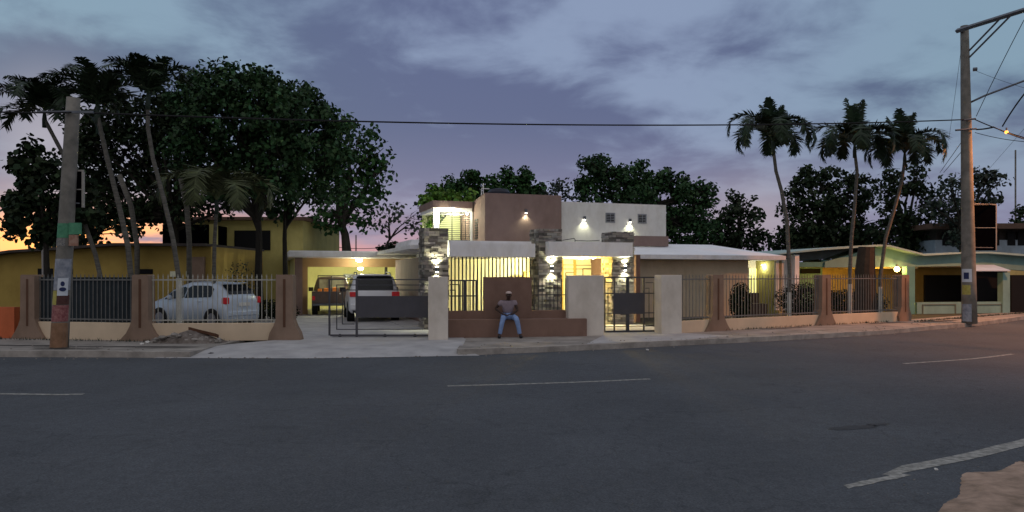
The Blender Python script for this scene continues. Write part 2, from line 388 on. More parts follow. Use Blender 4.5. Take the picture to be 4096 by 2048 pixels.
# painted lines
def along(L, xs): return [(x, float(np.interp(x, [p[0] for p in L], [p[1] for p in L]))) for x in xs]
CL = smoothline([(-40, 15.5), (-16, 12.1), (-8.09, 11.68), (-6.7, 11.66), (-1.09, 12.5), (2.49, 13.36), (8.3, 15.66), (11.95, 17.6), (20, 23.8), (40, 43)])
for x0, x1 in ((-16.4, -13.6), (-9.5, -6.75), (-1.09, 2.49), (8.3, 11.9), (17, 19.8)):
    l = along(CL, np.linspace(x0, x1, 8)); g = MB(); strip(g, off(l, -.055), off(l, .055), -.126, -.126); struct('lane_line', g, M_paint)
l = along(NL, np.linspace(3.55, 14, 30)); g = MB(); w1 = off(l, .0); w2 = off(l, .15)
w1 = [(a, b-.03*random.random()) for a, b in w1]; w2 = [(a, b+.02*random.random()) for a, b in w2]
w2[0] = (w2[0][0], w1[0][1]+.03); strip(g, w1, w2, -.126, -.126); struct('edge_line', g, M_paint)
l = along(NL, np.linspace(2.96, 3.75, 12)); g = MB(); w1 = [(a, b-.10-.03*random.random()) for a, b in l]; w2 = [(a, b-.02+.02*random.random()) for a, b in l]; w2[-1] = w1[-1]
strip(g, w1, w2, -.126, -.126); struct('edge_line', g, M_paint)
# broken road shoulder and reddish dirt at the near right
edge = [gp(3650, 2150, -.10), gp(3735, 2048, -.10), gp(3790, 1992, -.10), gp(3832, 1972, -.10), gp(3842, 1925, -.10), gp(3850, 1885, -.10), gp(3900, 1876, -.10), gp(3990, 1872, -.10), gp(4040, 1850, -.10), gp(4075, 1834, -.10), gp(4130, 1828, -.10), gp(4400, 1790, -.10), gp(5200, 1700, -.10)]
fine = smoothline([(p.x, p.y) for p in edge], 8); fine = [(a+random.uniform(-.008, .008), b+random.uniform(-.008, .008)) for a, b in fine]
g = MB(); far = [(14, b-6) for a, b in fine]
inner = off(fine, -.18)
strip(g, fine, inner, -.128, -.085); strip(g, inner, [(a+1.2, b-1.4) for a, b in inner], -.085, -.06); strip(g, [(a+1.2, b-1.4) for a, b in inner], [(a+12, b-12) for a, b in inner], -.06, -.06)
o = struct('dirt_verge', g, M_dirt)
# near shoulder asphalt, darker
# ================================================================== THE FENCE ALONG THE STREET
def fence_pillar(p, ang, label, w=.44, h=1.76, flare=.40):
    t = thing('fence_pillar', label, 'fence pillar', 'flared brown fence pillars')
    fr = Frame(p[0], p[1], ang); m = MB(fr)
    pr = [(-w/2, h-.03), (-w/2+.03, h), (w/2-.03, h), (w/2, h-.03), (w/2+.01, .55), (w/2+.07, .38), (w/2+.17, .2), (w/2+flare-.08, 0), (-w/2-flare+.08, 0), (-w/2-.17, .2), (-w/2-.07, .38), (-w/2-.01, .55)]
    m.prism(pr, -.17, .17); m.build('pillar_body', M_pillar, t)
    m = MB(fr); m.box(-.035, .035, -.176, -.15, .35, h-.12); m.build('groove', mat('groove_brown', (.10, .05, .03), .9), t)
    return settle(t, fr.a, (p[0], p[1], 0))
def fence_section(p, q, label, barm, inset=(.25, .25), wallm=None, sp=.125, h=1.72, tip=.09, screen=False, wt=.42):
    p = Vector(p); q = Vector(q); d = q-p; L = d.length; ang = math.degrees(math.atan2(d.y, d.x)); fr = Frame(p.x, p.y, ang)
    t = thing('fence_section', label, 'fence', 'low walls with iron bars along the street')
    m = MB(fr); m.box(inset[0]*.3, L-inset[1]*.3, -.075, .075, -.01, wt); m.build('low_wall', wallm or M_creamwall, t, bevel=.012)
    for z in (wt+.08, h-.10):
        m = MB(fr); m.box(inset[0]*.5, L-inset[1]*.5, -.016, .016, z-.018, z+.018); m.build('rail', barm, t)
    m = MB(fr); n = int((L-inset[0]-inset[1])/sp)
    for i in range(n+1):
        u = inset[0]+i*(L-inset[0]-inset[1])/max(n, 1)
        m.box(u-.0085, u+.0085, -.0085, .0085, wt, h-.03)
        m.add([(u-.018, -.004, h-.03), (u+.018, -.004, h-.03), (u, -.004, h+tip-.03), (u-.018, .004, h-.03), (u+.018, .004, h-.03), (u, .004, h+tip-.03)], [(0,1,2),(5,4,3),(0,2,5,3),(1,4,5,2),(0,3,4,1)])
    m.build('bar_grille', barm, t)
    if screen:
        m = MB(fr); m.box(inset[0], L-inset[1], .03, .04, wt+.01, h-.03); m.build('privacy_screen', mat('dark_blue_mesh', (.022, .030, .036), .9, .25, 2.5), t)
    return settle(t, fr.a, (p.x, p.y, 0))
LP = [(-13.25, 20.42), (-9.83, 19.72), (-6.1, 19.95)]
fence_pillar(LP[0], -11, 'leftmost flared brown pillar, beside the orange wall')
fence_pillar(LP[1], -4, 'flared brown pillar between the screened and the open left fence panels', flare=.44)
fence_pillar(LP[2], 2, 'brown pillar at the left edge of the driveway opening', flare=.30)
fence_section(LP[0], LP[1], 'left fence panel with dark screen behind its bars, behind the leaning pole', M_barg, screen=True, wt=.47)
fence_section(LP[1], LP[2], 'pale barred fence panel in front of the parked silver hatchback', M_barl, wt=.46)
RP = [(6.35, 23.2), (10.9, 25.95), (14.85, 28.2)]
fence_pillar(RP[0], 31, 'flared brown pillar nearest to the small gate on the right', w=.46)
fence_pillar(RP[1], 30, 'flared brown pillar between the two right hand fence panels', w=.46)
fence_pillar(RP[2], 29, 'rightmost brown pillar, next to the turquoise house', w=.46, flare=.2)
fence_section((4.95, 22.25), RP[0], 'short barred panel between the white gate post and a brown pillar', M_barg, inset=(.12, .25), sp=.14, wt=.36)
fence_section(RP[0], RP[1], 'long barred panel in front of the lit yellow window of the wing', M_barg, sp=.14, wt=.36)
fence_section(RP[1], RP[2], 'last barred panel on the right, in front of the orange lit porch', M_barg, sp=.14, wt=.36)
# orange wall at the far left
g = MB(Frame(-13.5, 20.5, -8)); g.box(-8, -.25, -.1, .1, -.01, .86); single('orange_wall', g, M_orange, 'orange red garden wall at the far left end of the street fence', 'wall')
# white gate posts
def post(x0, x1, y, ang, h, dep, label):
    fr = Frame(x0, y, ang); g = MB(fr); g.box(0, (x1-x0)/math.cos(R(ang)), 0, dep, -.01, h)
    o = g.build('gate_post', M_cream, bevel=.015); tag(o, label, 'gate post', 'cream plastered gate posts'); return settle(o, fr.a)
post(-2.25, -1.72, 19.85, 6, 1.70, .55, 'cream gate post between the driveway gate and the bench wall')
post(1.62, 2.66, 21.2, 9, 1.74, .35, 'wide cream wall block between the bench wall and the small gate')
post(4.42, 5.06, 21.85, 14, 1.75, .5, 'cream post between the small gate and the right fence')
# brown bench wall
BF = Frame(-1.72, 20.55, 8.8)                      # front of the bench
t = thing('bench_wall', 'brown plastered street wall with raised centre and a long bench in front', 'wall')
def bu(px, v): return BF.u(px, v)
g = MB(BF); g.box(bu(1793, 0), bu(2348, 0)+0, 0, .46, -.01, BF.z(2040, 1277, 0)); g.build('bench', M_brown, t, bevel=.012)
g = MB(BF); g.box(bu(1793, .46), bu(2278, .46)-.0, .462, .62, 0, BF.z(2040, 1242, .46)); g.build('low_wall', M_brown, t, bevel=.01)
g = MB(BF); g.box(bu(1935, .45), bu(2127, .45), .45, .635, BF.z(2040, 1277, 0)+.003, BF.z(2040, 1108, .45)); g.build('raised_panel', M_brown, t, bevel=.01)
settle(t, BF.a)
def u_grille(fr, mb, rects, r=.012, v=0):          # rects: list of polylines (u,z)
    for pl in rects:
        for (a, b), (c, d) in zip(pl, pl[1:]):
            if abs(a-c) < 1e-6: mb.box(a-r, a+r, v-r, v+r, min(b, d)-r, max(b, d)+r)
            else: mb.box(min(a, c)+r, max(a, c)-r, v-r+.001, v+r-.001, b-r, b+r)
# window grille left of the raised panel
def Z(py, v=.54, px=2040): return BF.z(px, py, v)
t = thing('wall_grille', 'dark square patterned iron grille on the bench wall, left of its raised centre', 'grille', 'iron grilles on the bench wall')
g = MB(BF); a, b = bu(1797, .54), bu(1908, .54); z0, z1 = Z(1241), Z(1119)
g.box(a, b, .52, .56, z1-.04, z1); g.box(a, b, .525, .555, Z(1183)-.018, Z(1183)+.018); g.box(b-.045, b, .519, .561, z0, z1)
g.build('frame', M_iron, t)
g = MB(BF)
for f in (.1, .21, .40, .52, .68, .84): g.box(a+(b-a)*f-.011, a+(b-a)*f+.011, .53, .55, z0, z1)
u_grille(BF, g, [[(a, Z(1138)), (a+(b-a)*.36, Z(1138)), (a+(b-a)*.36, z0)], [(a, Z(1160)), (a+(b-a)*.22, Z(1160)), (a+(b-a)*.22, z0)]], .014, .54)
g.box(a+(b-a)*.56-.025, a+(b-a)*.56+.025, .522, .558, z0, z1)
g.box(bu(1922, .54), bu(1928, .54), .53, .55, z0, z1)
g.build('bars', M_iron, t); settle(t, BF.a)
t = thing('wall_grille', 'dark iron bars on the bench wall, in front of the middle stone pillar', 'grille', 'iron grilles on the bench wall')
g = MB(BF)
for i in range(9):
    u = bu(2137, .54)+i*(bu(2262, .54)-bu(2137, .54))/8.; g.box(u-.012, u+.012, .53, .55, Z(1241), Z(1112+4*(i % 2)))
g.build('bars', M_iron, t)
g = MB(BF); g.box(bu(2128, .54), bu(2268, .54), .522, .558, Z(1180)-.012, Z(1180)+.012); g.build('rail', M_iron, t); settle(t, BF.a)
# ------------------------------------------------------------------ gates
GF = Frame(-6.05, 20.6, 0.)                        # sliding driveway gate behind the posts
GF = Frame(at(1310, 0, 20.7).x, 20.75, 0)
def gu(px): return GF.u(px, 0)
def gz(py): return GF.z(1500, py, 0)
t = thing('driveway_gate', 'half open dark grey metal sliding gate with a wide solid panel', 'gate')
g = MB(GF); g.box(gu(1424), gu(1712), -.02, .01, gz(1270), gz(1184)); g.build('sheet_panel', M_gatep, t)
g = MB(GF); z0, z1 = gz(1342), gz(1116); a, b = gu(1318), gu(1740)
g.box(a-.025, a+.025, -.025, .025, z0, z1); g.box(a+.025, b, -.025, .025, z0-.02, z0+.03); g.box(a+.025, b, -.02, .02, z1-.03, z1)
g.box(gu(1427)-.03, gu(1427)+.03, -.027, .027, z0-.12, z1+.02); g.build('frame', M_gatep, t)
g = MB(GF); u_grille(GF, g, [[(b, gz(1317)), (gu(1347), gz(1317)), (gu(1347), gz(1140)), (b, gz(1140))], [(gu(1420), gz(1296)), (gu(1370), gz(1296)), (gu(1370), gz(1160)), (b, gz(1160))]], .013)
for px in (1302, 1325): pass
g.build('inner_bars', M_iron, t)
for px in (1300+60, 1540, 1660): g = MB(GF); g.tube([(gu(px), -.02, .05), (gu(px), .02, .05)], .05, 10); g.build('roller', M_iron, t)
settle(t)
g = MB(GF); g.box(gu(1330), gu(1760), -.02, .02, .006, .02); single('gate_rail', g, M_iron, 'thin steel floor rail under the driveway gate', 'rail')
PF = Frame(2.72, 22.35, 10)
def pu(px): return PF.u(px, 0)
def pz(py): return PF.z(2530, py, 0)
t = thing('small_gate', 'closed dark iron pedestrian gate with square line pattern and solid middle panel', 'gate')
g = MB(PF); a, b = pu(2417), pu(2645); z0, z1 = pz(1328), pz(1107)
g.box(a, b, -.02, .02, z0, z0+.05); g.box(a, b, -.02, .02, z1-.04, z1); g.box(a, a+.03, -.022, .022, z0, z1); g.box(b-.07, b, -.022, .022, z0, z1)
g.box(pu(2510)-.05, pu(2510)+.05, -.024, .024, z0, z1)
for px in (2457, 2575): g.box(pu(px)-.022, pu(px)+.022, -.021, .021, z0, z1)
g.box(a, b, -.018, .018, pz(1173)-.02, pz(1173)+.015); g.box(a, b, -.018, .018, pz(1252)-.015, pz(1252)+.015)
g.build('frame', M_iron, t)
g = MB(PF); g.box(pu(2453), pu(2578), -.03, -.026, pz(1256), pz(1171)); g.build('sheet_panel', M_gatep, t)
g = MB(PF); u_grille(PF, g, [[(a, pz(1129)), (pu(2455), pz(1129))], [(pu(2452), pz(1152)), (pu(2432), pz(1152)), (pu(2432), pz(1283)), (pu(2452), pz(1283))],
    [(pu(2580), pz(1131)), (pu(2615), pz(1131)), (pu(2615), pz(1302)), (pu(2580), pz(1302))], [(pu(2580), pz(1153)), (pu(2596), pz(1153)), (pu(2596), pz(1282)), (pu(2580), pz(1282))], [(a, pz(1305)), (pu(2640), pz(1305))]], .011)
g.build('inner_bars', M_iron, t); settle(t, PF.a)
# ================================================================== THE HOUSE
house = thing('house', 'modern two storey house with brown and white upper boxes and stone pillars', 'house')
def hb(mb, px0, px1, py0, py1, v0, v1, pyv=None):
    "box whose front face (depth v0) covers the photo rectangle"
    u0, u1 = H.u(px0, v0), H.u(px1, v0); pm = (px0+px1)/2
    mb.box(u0, u1, v0, v1, H.z(pm, py1, v0), H.z(pm, py0, v0))
def stone_pillar(px0, px1, ztop, v, label, dep=.86):
    t = MB(H); u0, u1 = H.u(px0, v), H.u(px1, v); t.box(u0+.03, u1-.03, v+.03, v+dep-.03, 0, ztop-.02, (.12, .11, .10))
    z = 0
    while z < ztop-.02:
        h = random.uniform(.055, .11); h = min(h, ztop-z)
        for side in range(4):
            L = (u1-u0) if side % 2 == 0 else dep; s = 0
            while s < L-.01:
                w = random.uniform(.12, .38); w = min(w, L-s)
                if L-s-w < .08: w = L-s
                j = random.uniform(-.012, .035); g_ = random.uniform(.10, .42); c = (g_*random.uniform(.98, 1.08), g_*random.uniform(.94, 1.0), g_*random.uniform(.82, .97))
                a, b = s+.004, s+w-.004; e = random.uniform(-.006, .006)
                zz0, zz1 = z+.004, z+h-.004+e
                if side == 0: t.box(u0+a, u0+b, v-j, v+.06, zz0, zz1, c)
                elif side == 1: t.box(u1-.06, u1+j, v+a, v+b, zz0, zz1, c)
                elif side == 2: t.box(u0+a, u0+b, v+dep-.06, v+dep+j, zz0, zz1, c)
                else: t.box(u0-j, u0+.06, v+a, v+b, zz0, zz1, c)
                s += w
        z += h
    o = t.build('stone_pillar', M_stone, house); o['label'] = label
    return (u0+u1)/2
VP = 4.3
PT = [(1697, 1794, H.z(1740, 911, VP), 'left'), (2155, 2247, H.z(2200, 914, VP), 'middle'), (2449, 2535, H.z(2490, 927, VP), 'right')]
pil_u = [stone_pillar(a, b, z, VP, n+' stacked stone pillar with a wall lamp') for a, b, z, n in PT]
# canopy slabs
g = MB(H); hb(g, 1797, 2141, 972, 1027, VP-.25, VP+5.2); 
u0, u1 = H.u(1797, VP-.25), H.u(2141, VP-.25); zt = H.z(1970, 972, VP-.25); g.box(u0, u1-.12, VP-.19, VP+5.2, zt, zt+.07)
g.build('left_canopy', M_white, house)
g = MB(H); hb(g, 2194, 2531, 968, 1026, VP-.30, VP+4.5); g.build('entrance_canopy', M_white, house)
can2_z = H.z(2360, 1026, VP-.3)
# porch walls lit from inside
g = MB(H); VW = 8.6
hb(g, 1700, 2092, 1000, 1300, VW-1.0, VW-.8); g.build('porch_wall', M_porch, house)
g = MB(H); u = H.u(2092, VW-1.0); g.box(u-.05, u+.15, VW-.98, VW+3, 0, 2.55); hb(g, 2092, 2440, 1000, 1300, VW+.6, VW+.8); g.build('entrance_wall', M_porch, house)
g = MB(H); u = H.u(2540, VP+1.); g.box(u-.02, u+.16, VP+.88, VW+.6, 0, 2.5); g.build('side_wall', M_brown, house)
g = MB(H); hb(g, 2098, 2128, 1085, 1300, VP+2.4, VP+2.6); g.build('ochre_wall', mat('ochre', (.62, .42, .08), .8), house)
g = MB(H); u0, u1 = H.u(1600, VP), H.u(2560, VP); g.box(u0+.3, u1, VP+.9, VW+.6, -.02, .03); g.build('porch_floor', M_drive, house)
# entrance doors with glazing bars
dr = MB(H); vd = VW+.55
for px0, px1 in ((2262, 2296), (2306, 2392)):
    hb(dr, px0, px1, 1052, 1290, vd, vd+.05)
d = dr.build('door', mat('door_cream', (.80, .76, .48), .5, .04), house)
g = MB(H)
for px in (2300, 2250, 2397): hb(g, px-4, px+4, 1040, 1290, vd-.06, vd+.02)
g.build('door_frame', mat('ochre_frame', (.45, .33, .08), .6), house)
g = MB(H); vz = lambda py: H.z(2330, py, vd)
hu = lambda px: H.u(px, vd)
for pl in ([(hu(2250), vz(1060)), (hu(2298), vz(1060))], [(hu(2250), vz(1076)), (hu(2298), vz(1076))], [(hu(2262), vz(1250)), (hu(2262), vz(1090)), (hu(2298), vz(1090))],
           [(hu(2302), vz(1061)), (hu(2388), vz(1061)), (hu(2388), vz(1250))], [(hu(2302), vz(1076)), (hu(2376), vz(1076)), (hu(2376), vz(1250))], [(hu(2330), vz(1250)), (hu(2330), vz(1074)), (hu(2365), vz(1074)), (hu(2365), vz(1250))]):
    for (a, b), (c, e) in zip(pl, pl[1:]):
        if abs(a-c) < 1e-6: g.box(a-.014, a+.014, vd-.05, vd-.02, min(b, e), max(b, e))
        else: g.box(min(a, c), max(a, c), vd-.048, vd-.022, b-.014, b+.014)
g.build('door_grille', mat('bronze_grille', (.20, .17, .09), .5), house)
# vertical bars closing the left porch
g = MB(H); vb = VP+.5; zb1 = H.z(1960, 1027, vb)
for i in range(25):
    px = 1790+i*(2150-1790)/24.; u = H.u(px, vb); g.box(u-.02, u+.02, vb-.012, vb+.012, 0, 2.42)
g.build('porch_bars', M_iron, house)
# right wing with its long white hipped roof
VE = 7.0; VWW = 7.7
ze0, ze1 = H.z(2800, 1037, VE), H.z(2800, 1020, VE)
uL, uR = H.u(2534, VE), H.u(3144, VE)
g = MB(H); uw1 = H.u(2993, VWW); g.box(H.u(2548, VWW), uw1, VWW, VWW+.2, 0, ze0); g.build('wing_wall', mat('wing_beige_plaster', (.52, .43, .31), .85, .06, 1.2), house)
g = MB(H); g.box(uL, uR, VE, VWW+7, ze0, ze1); g.build('wing_eave', M_white, house)
g = MB(H); vr = 10.6; zr1 = H.z(2700, 977, vr); ur = H.u(2845, vr)
g.add([(uL, VE+.02, ze1), (uR-.05, VE+.02, ze1), (uR-.05, VE+7, ze1), (uL, VE+7, ze1), (uL, vr, zr1), (ur, vr, zr1)], [(0,1,5,4), (1,2,5), (2,3,4,5), (0,4,3)])
g.build('wing_roof', mat('white_roof_coating', (.84, .85, .88), .7, .06, 1.2), house)
# recess at the right end of the wing with a lit window
g = MB(H); vi = VWW+1.6
g.box(uw1, H.u(3100, vi)+.5, vi, vi+.15, 0, ze0); g.build('recess_wall', M_cream, house)
g = MB(H); u = H.u(3098, VWW+.3); g.box(u, u+.15, VWW, vi, 0, ze0); g.build('recess_side', M_yellow2, house)
g = MB(H); hb(g, 3104, 3180, 1036, 1240, VWW, VWW+.12); g.build('end_wall', M_grey, house)
g = MB(H); hb(g, 3180, 3197, 1019, 1240, VWW-.4, VWW+.12); g.build('end_pier', M_white, house)
g = MB(H); hb(g, 2997, 3040, 1074, 1170, vi-.02, vi); wn = g.build('window', lampmat('lit_window_pane', (.95, .88, .32), 1.0), house); wn['label'] = 'lit yellow window pane'
g = MB(H)
for i in range(5):
    px = 2997+i*43/4.; hb(g, px-1.2, px+1.2, 1072, 1172, vi-.05, vi-.021)
g.build('window_grille', M_white, wn)
# upper storey: brown box with its left side, white box
VB = 10.0; ub0, ub1 = H.u(1940, VB), H.u(2246, VB); zB = H.z(1940, 771, VB); zbot = 2.45
g = MB(H); g.add([(ub0, VB, zbot), (ub1, VB, zbot), (ub1, VB+5, zbot), (ub0, VB+5, zbot), (ub0, VB, zB), (ub1, VB, zB), (ub1, VB+5, zB), (ub0, VB+5, zB-.55)],
    [(0,3,2,1), (4,5,6), (4,6,7), (0,1,5,4), (1,2,6,5), (2,3,7,6), (3,0,4,7)]); g.build('brown_upper_box', M_mauve, house)
g = MB(H); VC = 10.25; uc1 = H.u(2664, VC); zC = H.z(2246, 806, VC); g.box(ub1+.003, uc1, VC, VC+5, zbot, zC); g.build('white_upper_box', M_grey, house)
g = MB(H); hb(g, 2537, 2674, 944, 985, 9.4, 9.6); g.build('brown_parapet', M_mauve, house)
g = MB(H); hb(g, 1640, 2540, 985, 1000, 5.2, 14); g.build('main_roof', M_white, house)
for px0, px1, py0, py1 in ((2423, 2461, 851, 891), (2552, 2587, 856, 894)):
    g = MB(H); hb(g, px0, px1, py0, py1, VC-.03, VC-.001); w = g.build('window', mat('window_frame_grey', (.26, .27, .29), .5), house)
    g = MB(H); hb(g, px0+3, (px0+px1)/2-1, py0+4, py1-4, VC-.04, VC-.031); hb(g, (px0+px1)/2+2, px1-4, py0+4, py1-4, VC-.04, VC-.031); g.build('pane', M_glass, w)
    g = MB(H)
    for k in range(5): hb(g, px0+3, px1-4, py0+7+k*6.5, py0+8.4+k*6.5, VC-.055, VC-.041)
    g.build('louvre', mat('louvre_grey', (.35, .36, .38), .5), w)
g = MB(H); us = ub0-.02
for k in range(8): g.box(us-.01, ub0-.001, VB+1.05, VB+1.5, 3.3+k*.11, 3.37+k*.11)
g.build('side_louvre', M_plast, house)
# terrace at the left of the brown box
VT = 11.9; g = MB(H); hb(g, 1731, 1890, 804, 831, VT-.35, VT+2.6); g.build('terrace_roof', M_mauve, house)
g = MB(H); hb(g, 1734, 1888, 831, 846, VT-.28, VT+2.5); g.build('terrace_beam', M_white, house)
g = MB(H); zt = H.z(1800, 846, VT-.28)
hb(g, 1736, 1757, 846, 1000, VT-.2, VT); g.build('terrace_column', M_white, house); g = MB(H); hb(g, 1883, 1890, 846, 1000, VT-.2, VT); g.build('terrace_column', M_white, house)
g = MB(H); hb(g, 1690, 1900, 846, 1000, VT+2.2, VT+2.3); g.build('terrace_back_wall', mat('terrace_wall', (.62, .66, .38), .8, .05), house)
g = MB(H)
for i in range(15):
    py = 853+i*7.6; hb(g, 1757, 1883, py, py+2.0, VT-.12, VT-.10)
for px in (1758, 1808, 1845, 1862, 1881): hb(g, px-1.5, px+1.5, 848, 962, VT-.135, VT-.121)
g.build('terrace_grille', M_iron, house)
# roof edge seen left of the left stone pillar
g = MB(H); g.add([(H.u(1632, 6), 6, H.z(1650, 1003, 6)), (H.u(1720, 6), 6, H.z(1700, 1010, 6)), (H.u(1720, 6), 6, H.z(1700, 958, 6)), (H.u(1645, 6), 6, H.z(1650, 958, 6)),
    (H.u(1632, 6), 9, H.z(1650, 1003, 6)), (H.u(1720, 6), 9, H.z(1700, 1010, 6)), (H.u(1720, 6), 9, H.z(1700, 958, 6)), (H.u(1645, 6), 9, H.z(1650, 958, 6))], [(0,1,2,3),(7,6,5,4),(0,3,7,4),(3,2,6,7),(1,5,6,2),(0,4,5,1)])
g.build('roof_end', M_white, house)
# ---- carport
VK = 13.0; z0, z1 = H.z(1400, 1030, VK), H.z(1400, 1004, VK); ua, ub = H.u(1153, VK), H.u(1690, VK)
g = MB(H); g.box(ua, ub, VK, VK+8.2, z0, z1); g.build('carport_roof', M_white, house, bevel=.06)
g = MB(H); g.box(H.u(1180, VK+.9), H.u(1210, VK+.9), VK+.9, VK+1.2, 0, z0); g.build('carport_column', M_mauve, house)
g = MB(H); v = VK+1.6; zb = H.z(1430, 1050, v); zb2 = H.z(1430, 1068, v); uj0, uj1 = H.u(1208, v), H.u(1662, v)
g.box(uj0, uj1, v, v+.2, zb2, z0-.002); g.box(uj0, H.u(1231, v), v, v+.2, 0, zb2); g.box(H.u(1643, v), uj1, v, v+.2, 0, zb2); g.build('carport_frame', mat('ochre_brown', (.32, .20, .10), .8, .08), house)
g = MB(H); v = VK+7; g.box(uj0-.3, H.u(1700, v), v, v+.2, 0, z0-.002); g.build('carport_back_wall', M_carp, house)
g = MB(H); u = H.u(1222, VK+2.0); g.box(u-.5, u-.35, VK+1.8, VK+7, 0, z0-.002); g.build('carport_side_wall', M_carp, house); g = MB(H); u = H.u(1655, VK+2.4); g.box(u+.15, u+.3, VK+1.8, VK+7, 0, z0-.002); g.build('carport_side_wall', M_carp, house)
g = MB(H); hb(g, 1374, 1514, 1096, 1112, VK+6.95, VK+6.999); w = g.build('window', mat('window_frame_pale', (.4, .4, .36), .6), house)
g = MB(H); hb(g, 1379, 1440, 1099, 1110, VK+6.93, VK+6.949); hb(g, 1447, 1509, 1099, 1110, VK+6.93, VK+6.949); g.build('pane', M_glass, w)
g = MB(H); u0 = H.u(1650, 8); g.box(u0+.2, u0+.4, 5.5, VK-.01, 0, 2.4); g.build('passage_wall', M_mauve, house)
settle(house, H.a, H.W(0, 5, 0))
# ------------------------------------------------------------------ house lamps
WARM = (1, 1, .68)
def sconce(px, py, v, e, label, updown=True, group='lit wall lamps on the house', r=.05):
    u = H.u(px, v); z = H.z(px, py, v)
    t = thing('wall_lamp', label, 'wall lamp', group)
    g = MB(H); g.box(u-.05, u+.05, v-.14, v-.06, z-.07, z+.07); g.box(u-.03, u+.03, v-.06, v-.005, z-.03, z+.03); g.build('lamp_body', M_galv, t)
    g = MB(H)
    if updown: g.tube([(u, v-.10, z+.071), (u, v-.10, z+.10)], .042, 10); g.build('bulb', M_lampw, t); g = MB(H)
    g.tube([(u, v-.10, z-.10), (u, v-.10, z-.071)], .042, 10); g.build('bulb', M_lampw, t)
    for s in ((1, -1) if updown else (-1,)):
        l = light('SPOT', H.W(u, v-.085, z+s*.125), e, WARM, t, .04, spot_size=R(125), spot_blend=.9)
        l.rotation_euler = (R(180) if s > 0 else 0, 0, 0)
    return settle(t, H.a)
sconce(1745, 1078, VP, 120, 'up and down wall lamp on the left stone pillar')
sconce(2203, 1074, VP, 120, 'up and down wall lamp on the middle stone pillar')
sconce(2496, 1072, VP, 120, 'up and down wall lamp on the right stone pillar')
sconce(2101, 845, VB, 28, 'wall lamp on the brown upper box', False)
sconce(2335, 872, VC, 32, 'left wall lamp on the white upper box', False)
sconce(2517, 882, VC, 32, 'wall lamp between the two small upper windows', False)
def ceil_lamp(px, py, v, e, label, r=.11, m=M_lampw, col=WARM, z=None, down=.06, cat='ceiling lamp', name='ceiling_lamp', fl=.5):
    u = H.u(px, v); z = H.z(px, py, v) if z is None else z
    t = thing(name, label, cat)
    g = MB(H); g.tube([(u, v, z+r*fl+.03), (u, v, z+r*fl*.6)], r*.75, 12); g.build('lamp_base', M_white, t)
    g = MB(H); g.sphere((u, v, z), r, sz=fl, n=14); g.build('globe', m, t, smooth=True)
    light('POINT', H.W(u, v, z-r*fl-down), e, col, t, r*.6)
    return settle(t, H.a)
ceil_lamp(1436, 1043, VK+.8, 80, 'front ceiling lamp of the carport', .15, z=z0-.10)
ceil_lamp(1442, 1074, VK+3.2, 260, 'rear ceiling lamp of the carport', .14)
ceil_lamp(1809, 838, VT-.42, 22, 'bright round lamp under the terrace roof', .14)
ceil_lamp(1742, 849, VT-.45, 75, 'small globe lamp at the left end of the terrace', .075, fl=1)
ceil_lamp(1868, 854, VT-.40, 6, 'small globe lamp at the right end of the terrace', .06, fl=1)
ceil_lamp(1820, 860, VT+1.2, 60, 'inner lamp of the terrace behind the bars', .07)
ceil_lamp(2165, 1040, VP+1.5, 290, 'lamp of the barred porch, behind the middle stone pillar', .06, z=2.18)
ceil_lamp(2371, 1031, VP+1.2, 40, 'right spot lamp under the entrance canopy', .06, z=can2_z-.01, m=M_lampw, col=(1, .78, .28))
ceil_lamp(2278, 1031, VP+1.4, 34, 'left spot lamp under the entrance canopy', .04, z=can2_z-.01, m=M_lampw, col=(1, .85, .45))
ceil_lamp(2330, 1036, VP+3., 130, 'inner spot lamp under the entrance canopy', .04, z=can2_z-.01, m=M_lampw, col=(1, .85, .45))
ceil_lamp(3050, 1050, VWW+1., 16, 'lamp in the recess of the wing', .05, z=2.2)
# warm lamp washing the left side of the right stone pillar
ceil_lamp(2335, 1031, VP+.5, 260, 'amber spot lamp beside the right stone pillar', .04, z=can2_z-.01, m=M_lampy, col=(1, .62, .04))
# water tank, antenna and pipe on the roofs
g = MB(); c = H.W(H.u(1995, VB+2.2), VB+2.2, 0); zt = zB
g.tube([(c.x, c.y, zt-.3), (c.x, c.y, zt+.28), (c.x, c.y, zt+.42), (c.x, c.y, zt+.47)], [.52, .52, .40, .1], 18); single('water_tank', g, M_tank, 'black plastic water tank on the roof of the brown box', 'water tank', smooth=False)
t = thing('roof_aerial', 'thin white pipe aerial on the brown roof beside the water tank', 'aerial'); g = MB(H); v = VB+1.6
hb(g, 1932, 1935, 733, 785, v, v+.03); g.build('mast', M_white, t); g = MB(H); hb(g, 1925, 1958, 753, 756, v-.01, v-.001); hb(g, 1925, 1928, 757, 785, v-.01, v+.03); g.build('crossbar', M_white, t); settle(t, H.a)
g = MB(H); v = VP+1.5; zq = H.z(2300, 962, v); g.tube([(H.u(2250, v), v, zq), (H.u(2297, v), v, zq+.08), (H.u(2302, v), v, zq+.0), (H.u(2350, v), v, zq-.01), (H.u(2398, v), v, zq+.02)], .014, 6)
g.tube([(H.u(2300, v), v, zq+.06), (H.u(2300, v), v, 2.6)], .012, 6); single('roof_pipe', g, M_wire, 'dark pipe running over the entrance canopy', 'pipe')
# dark thing under the lit window: air conditioner cage
t = thing('outdoor_bench', 'dark garden seat under the lit window of the wing', 'seat'); g = MB(H); v = VWW+.2
hb(g, 2997, 3036, 1172, 1222, v+.3, v+.36); g.build('backrest', M_plast, t); g = MB(H); hb(g, 2995, 3070, 1215, 1275, v-.5, v+.3); g.build('seat', M_plast, t); settle(t, H.a)

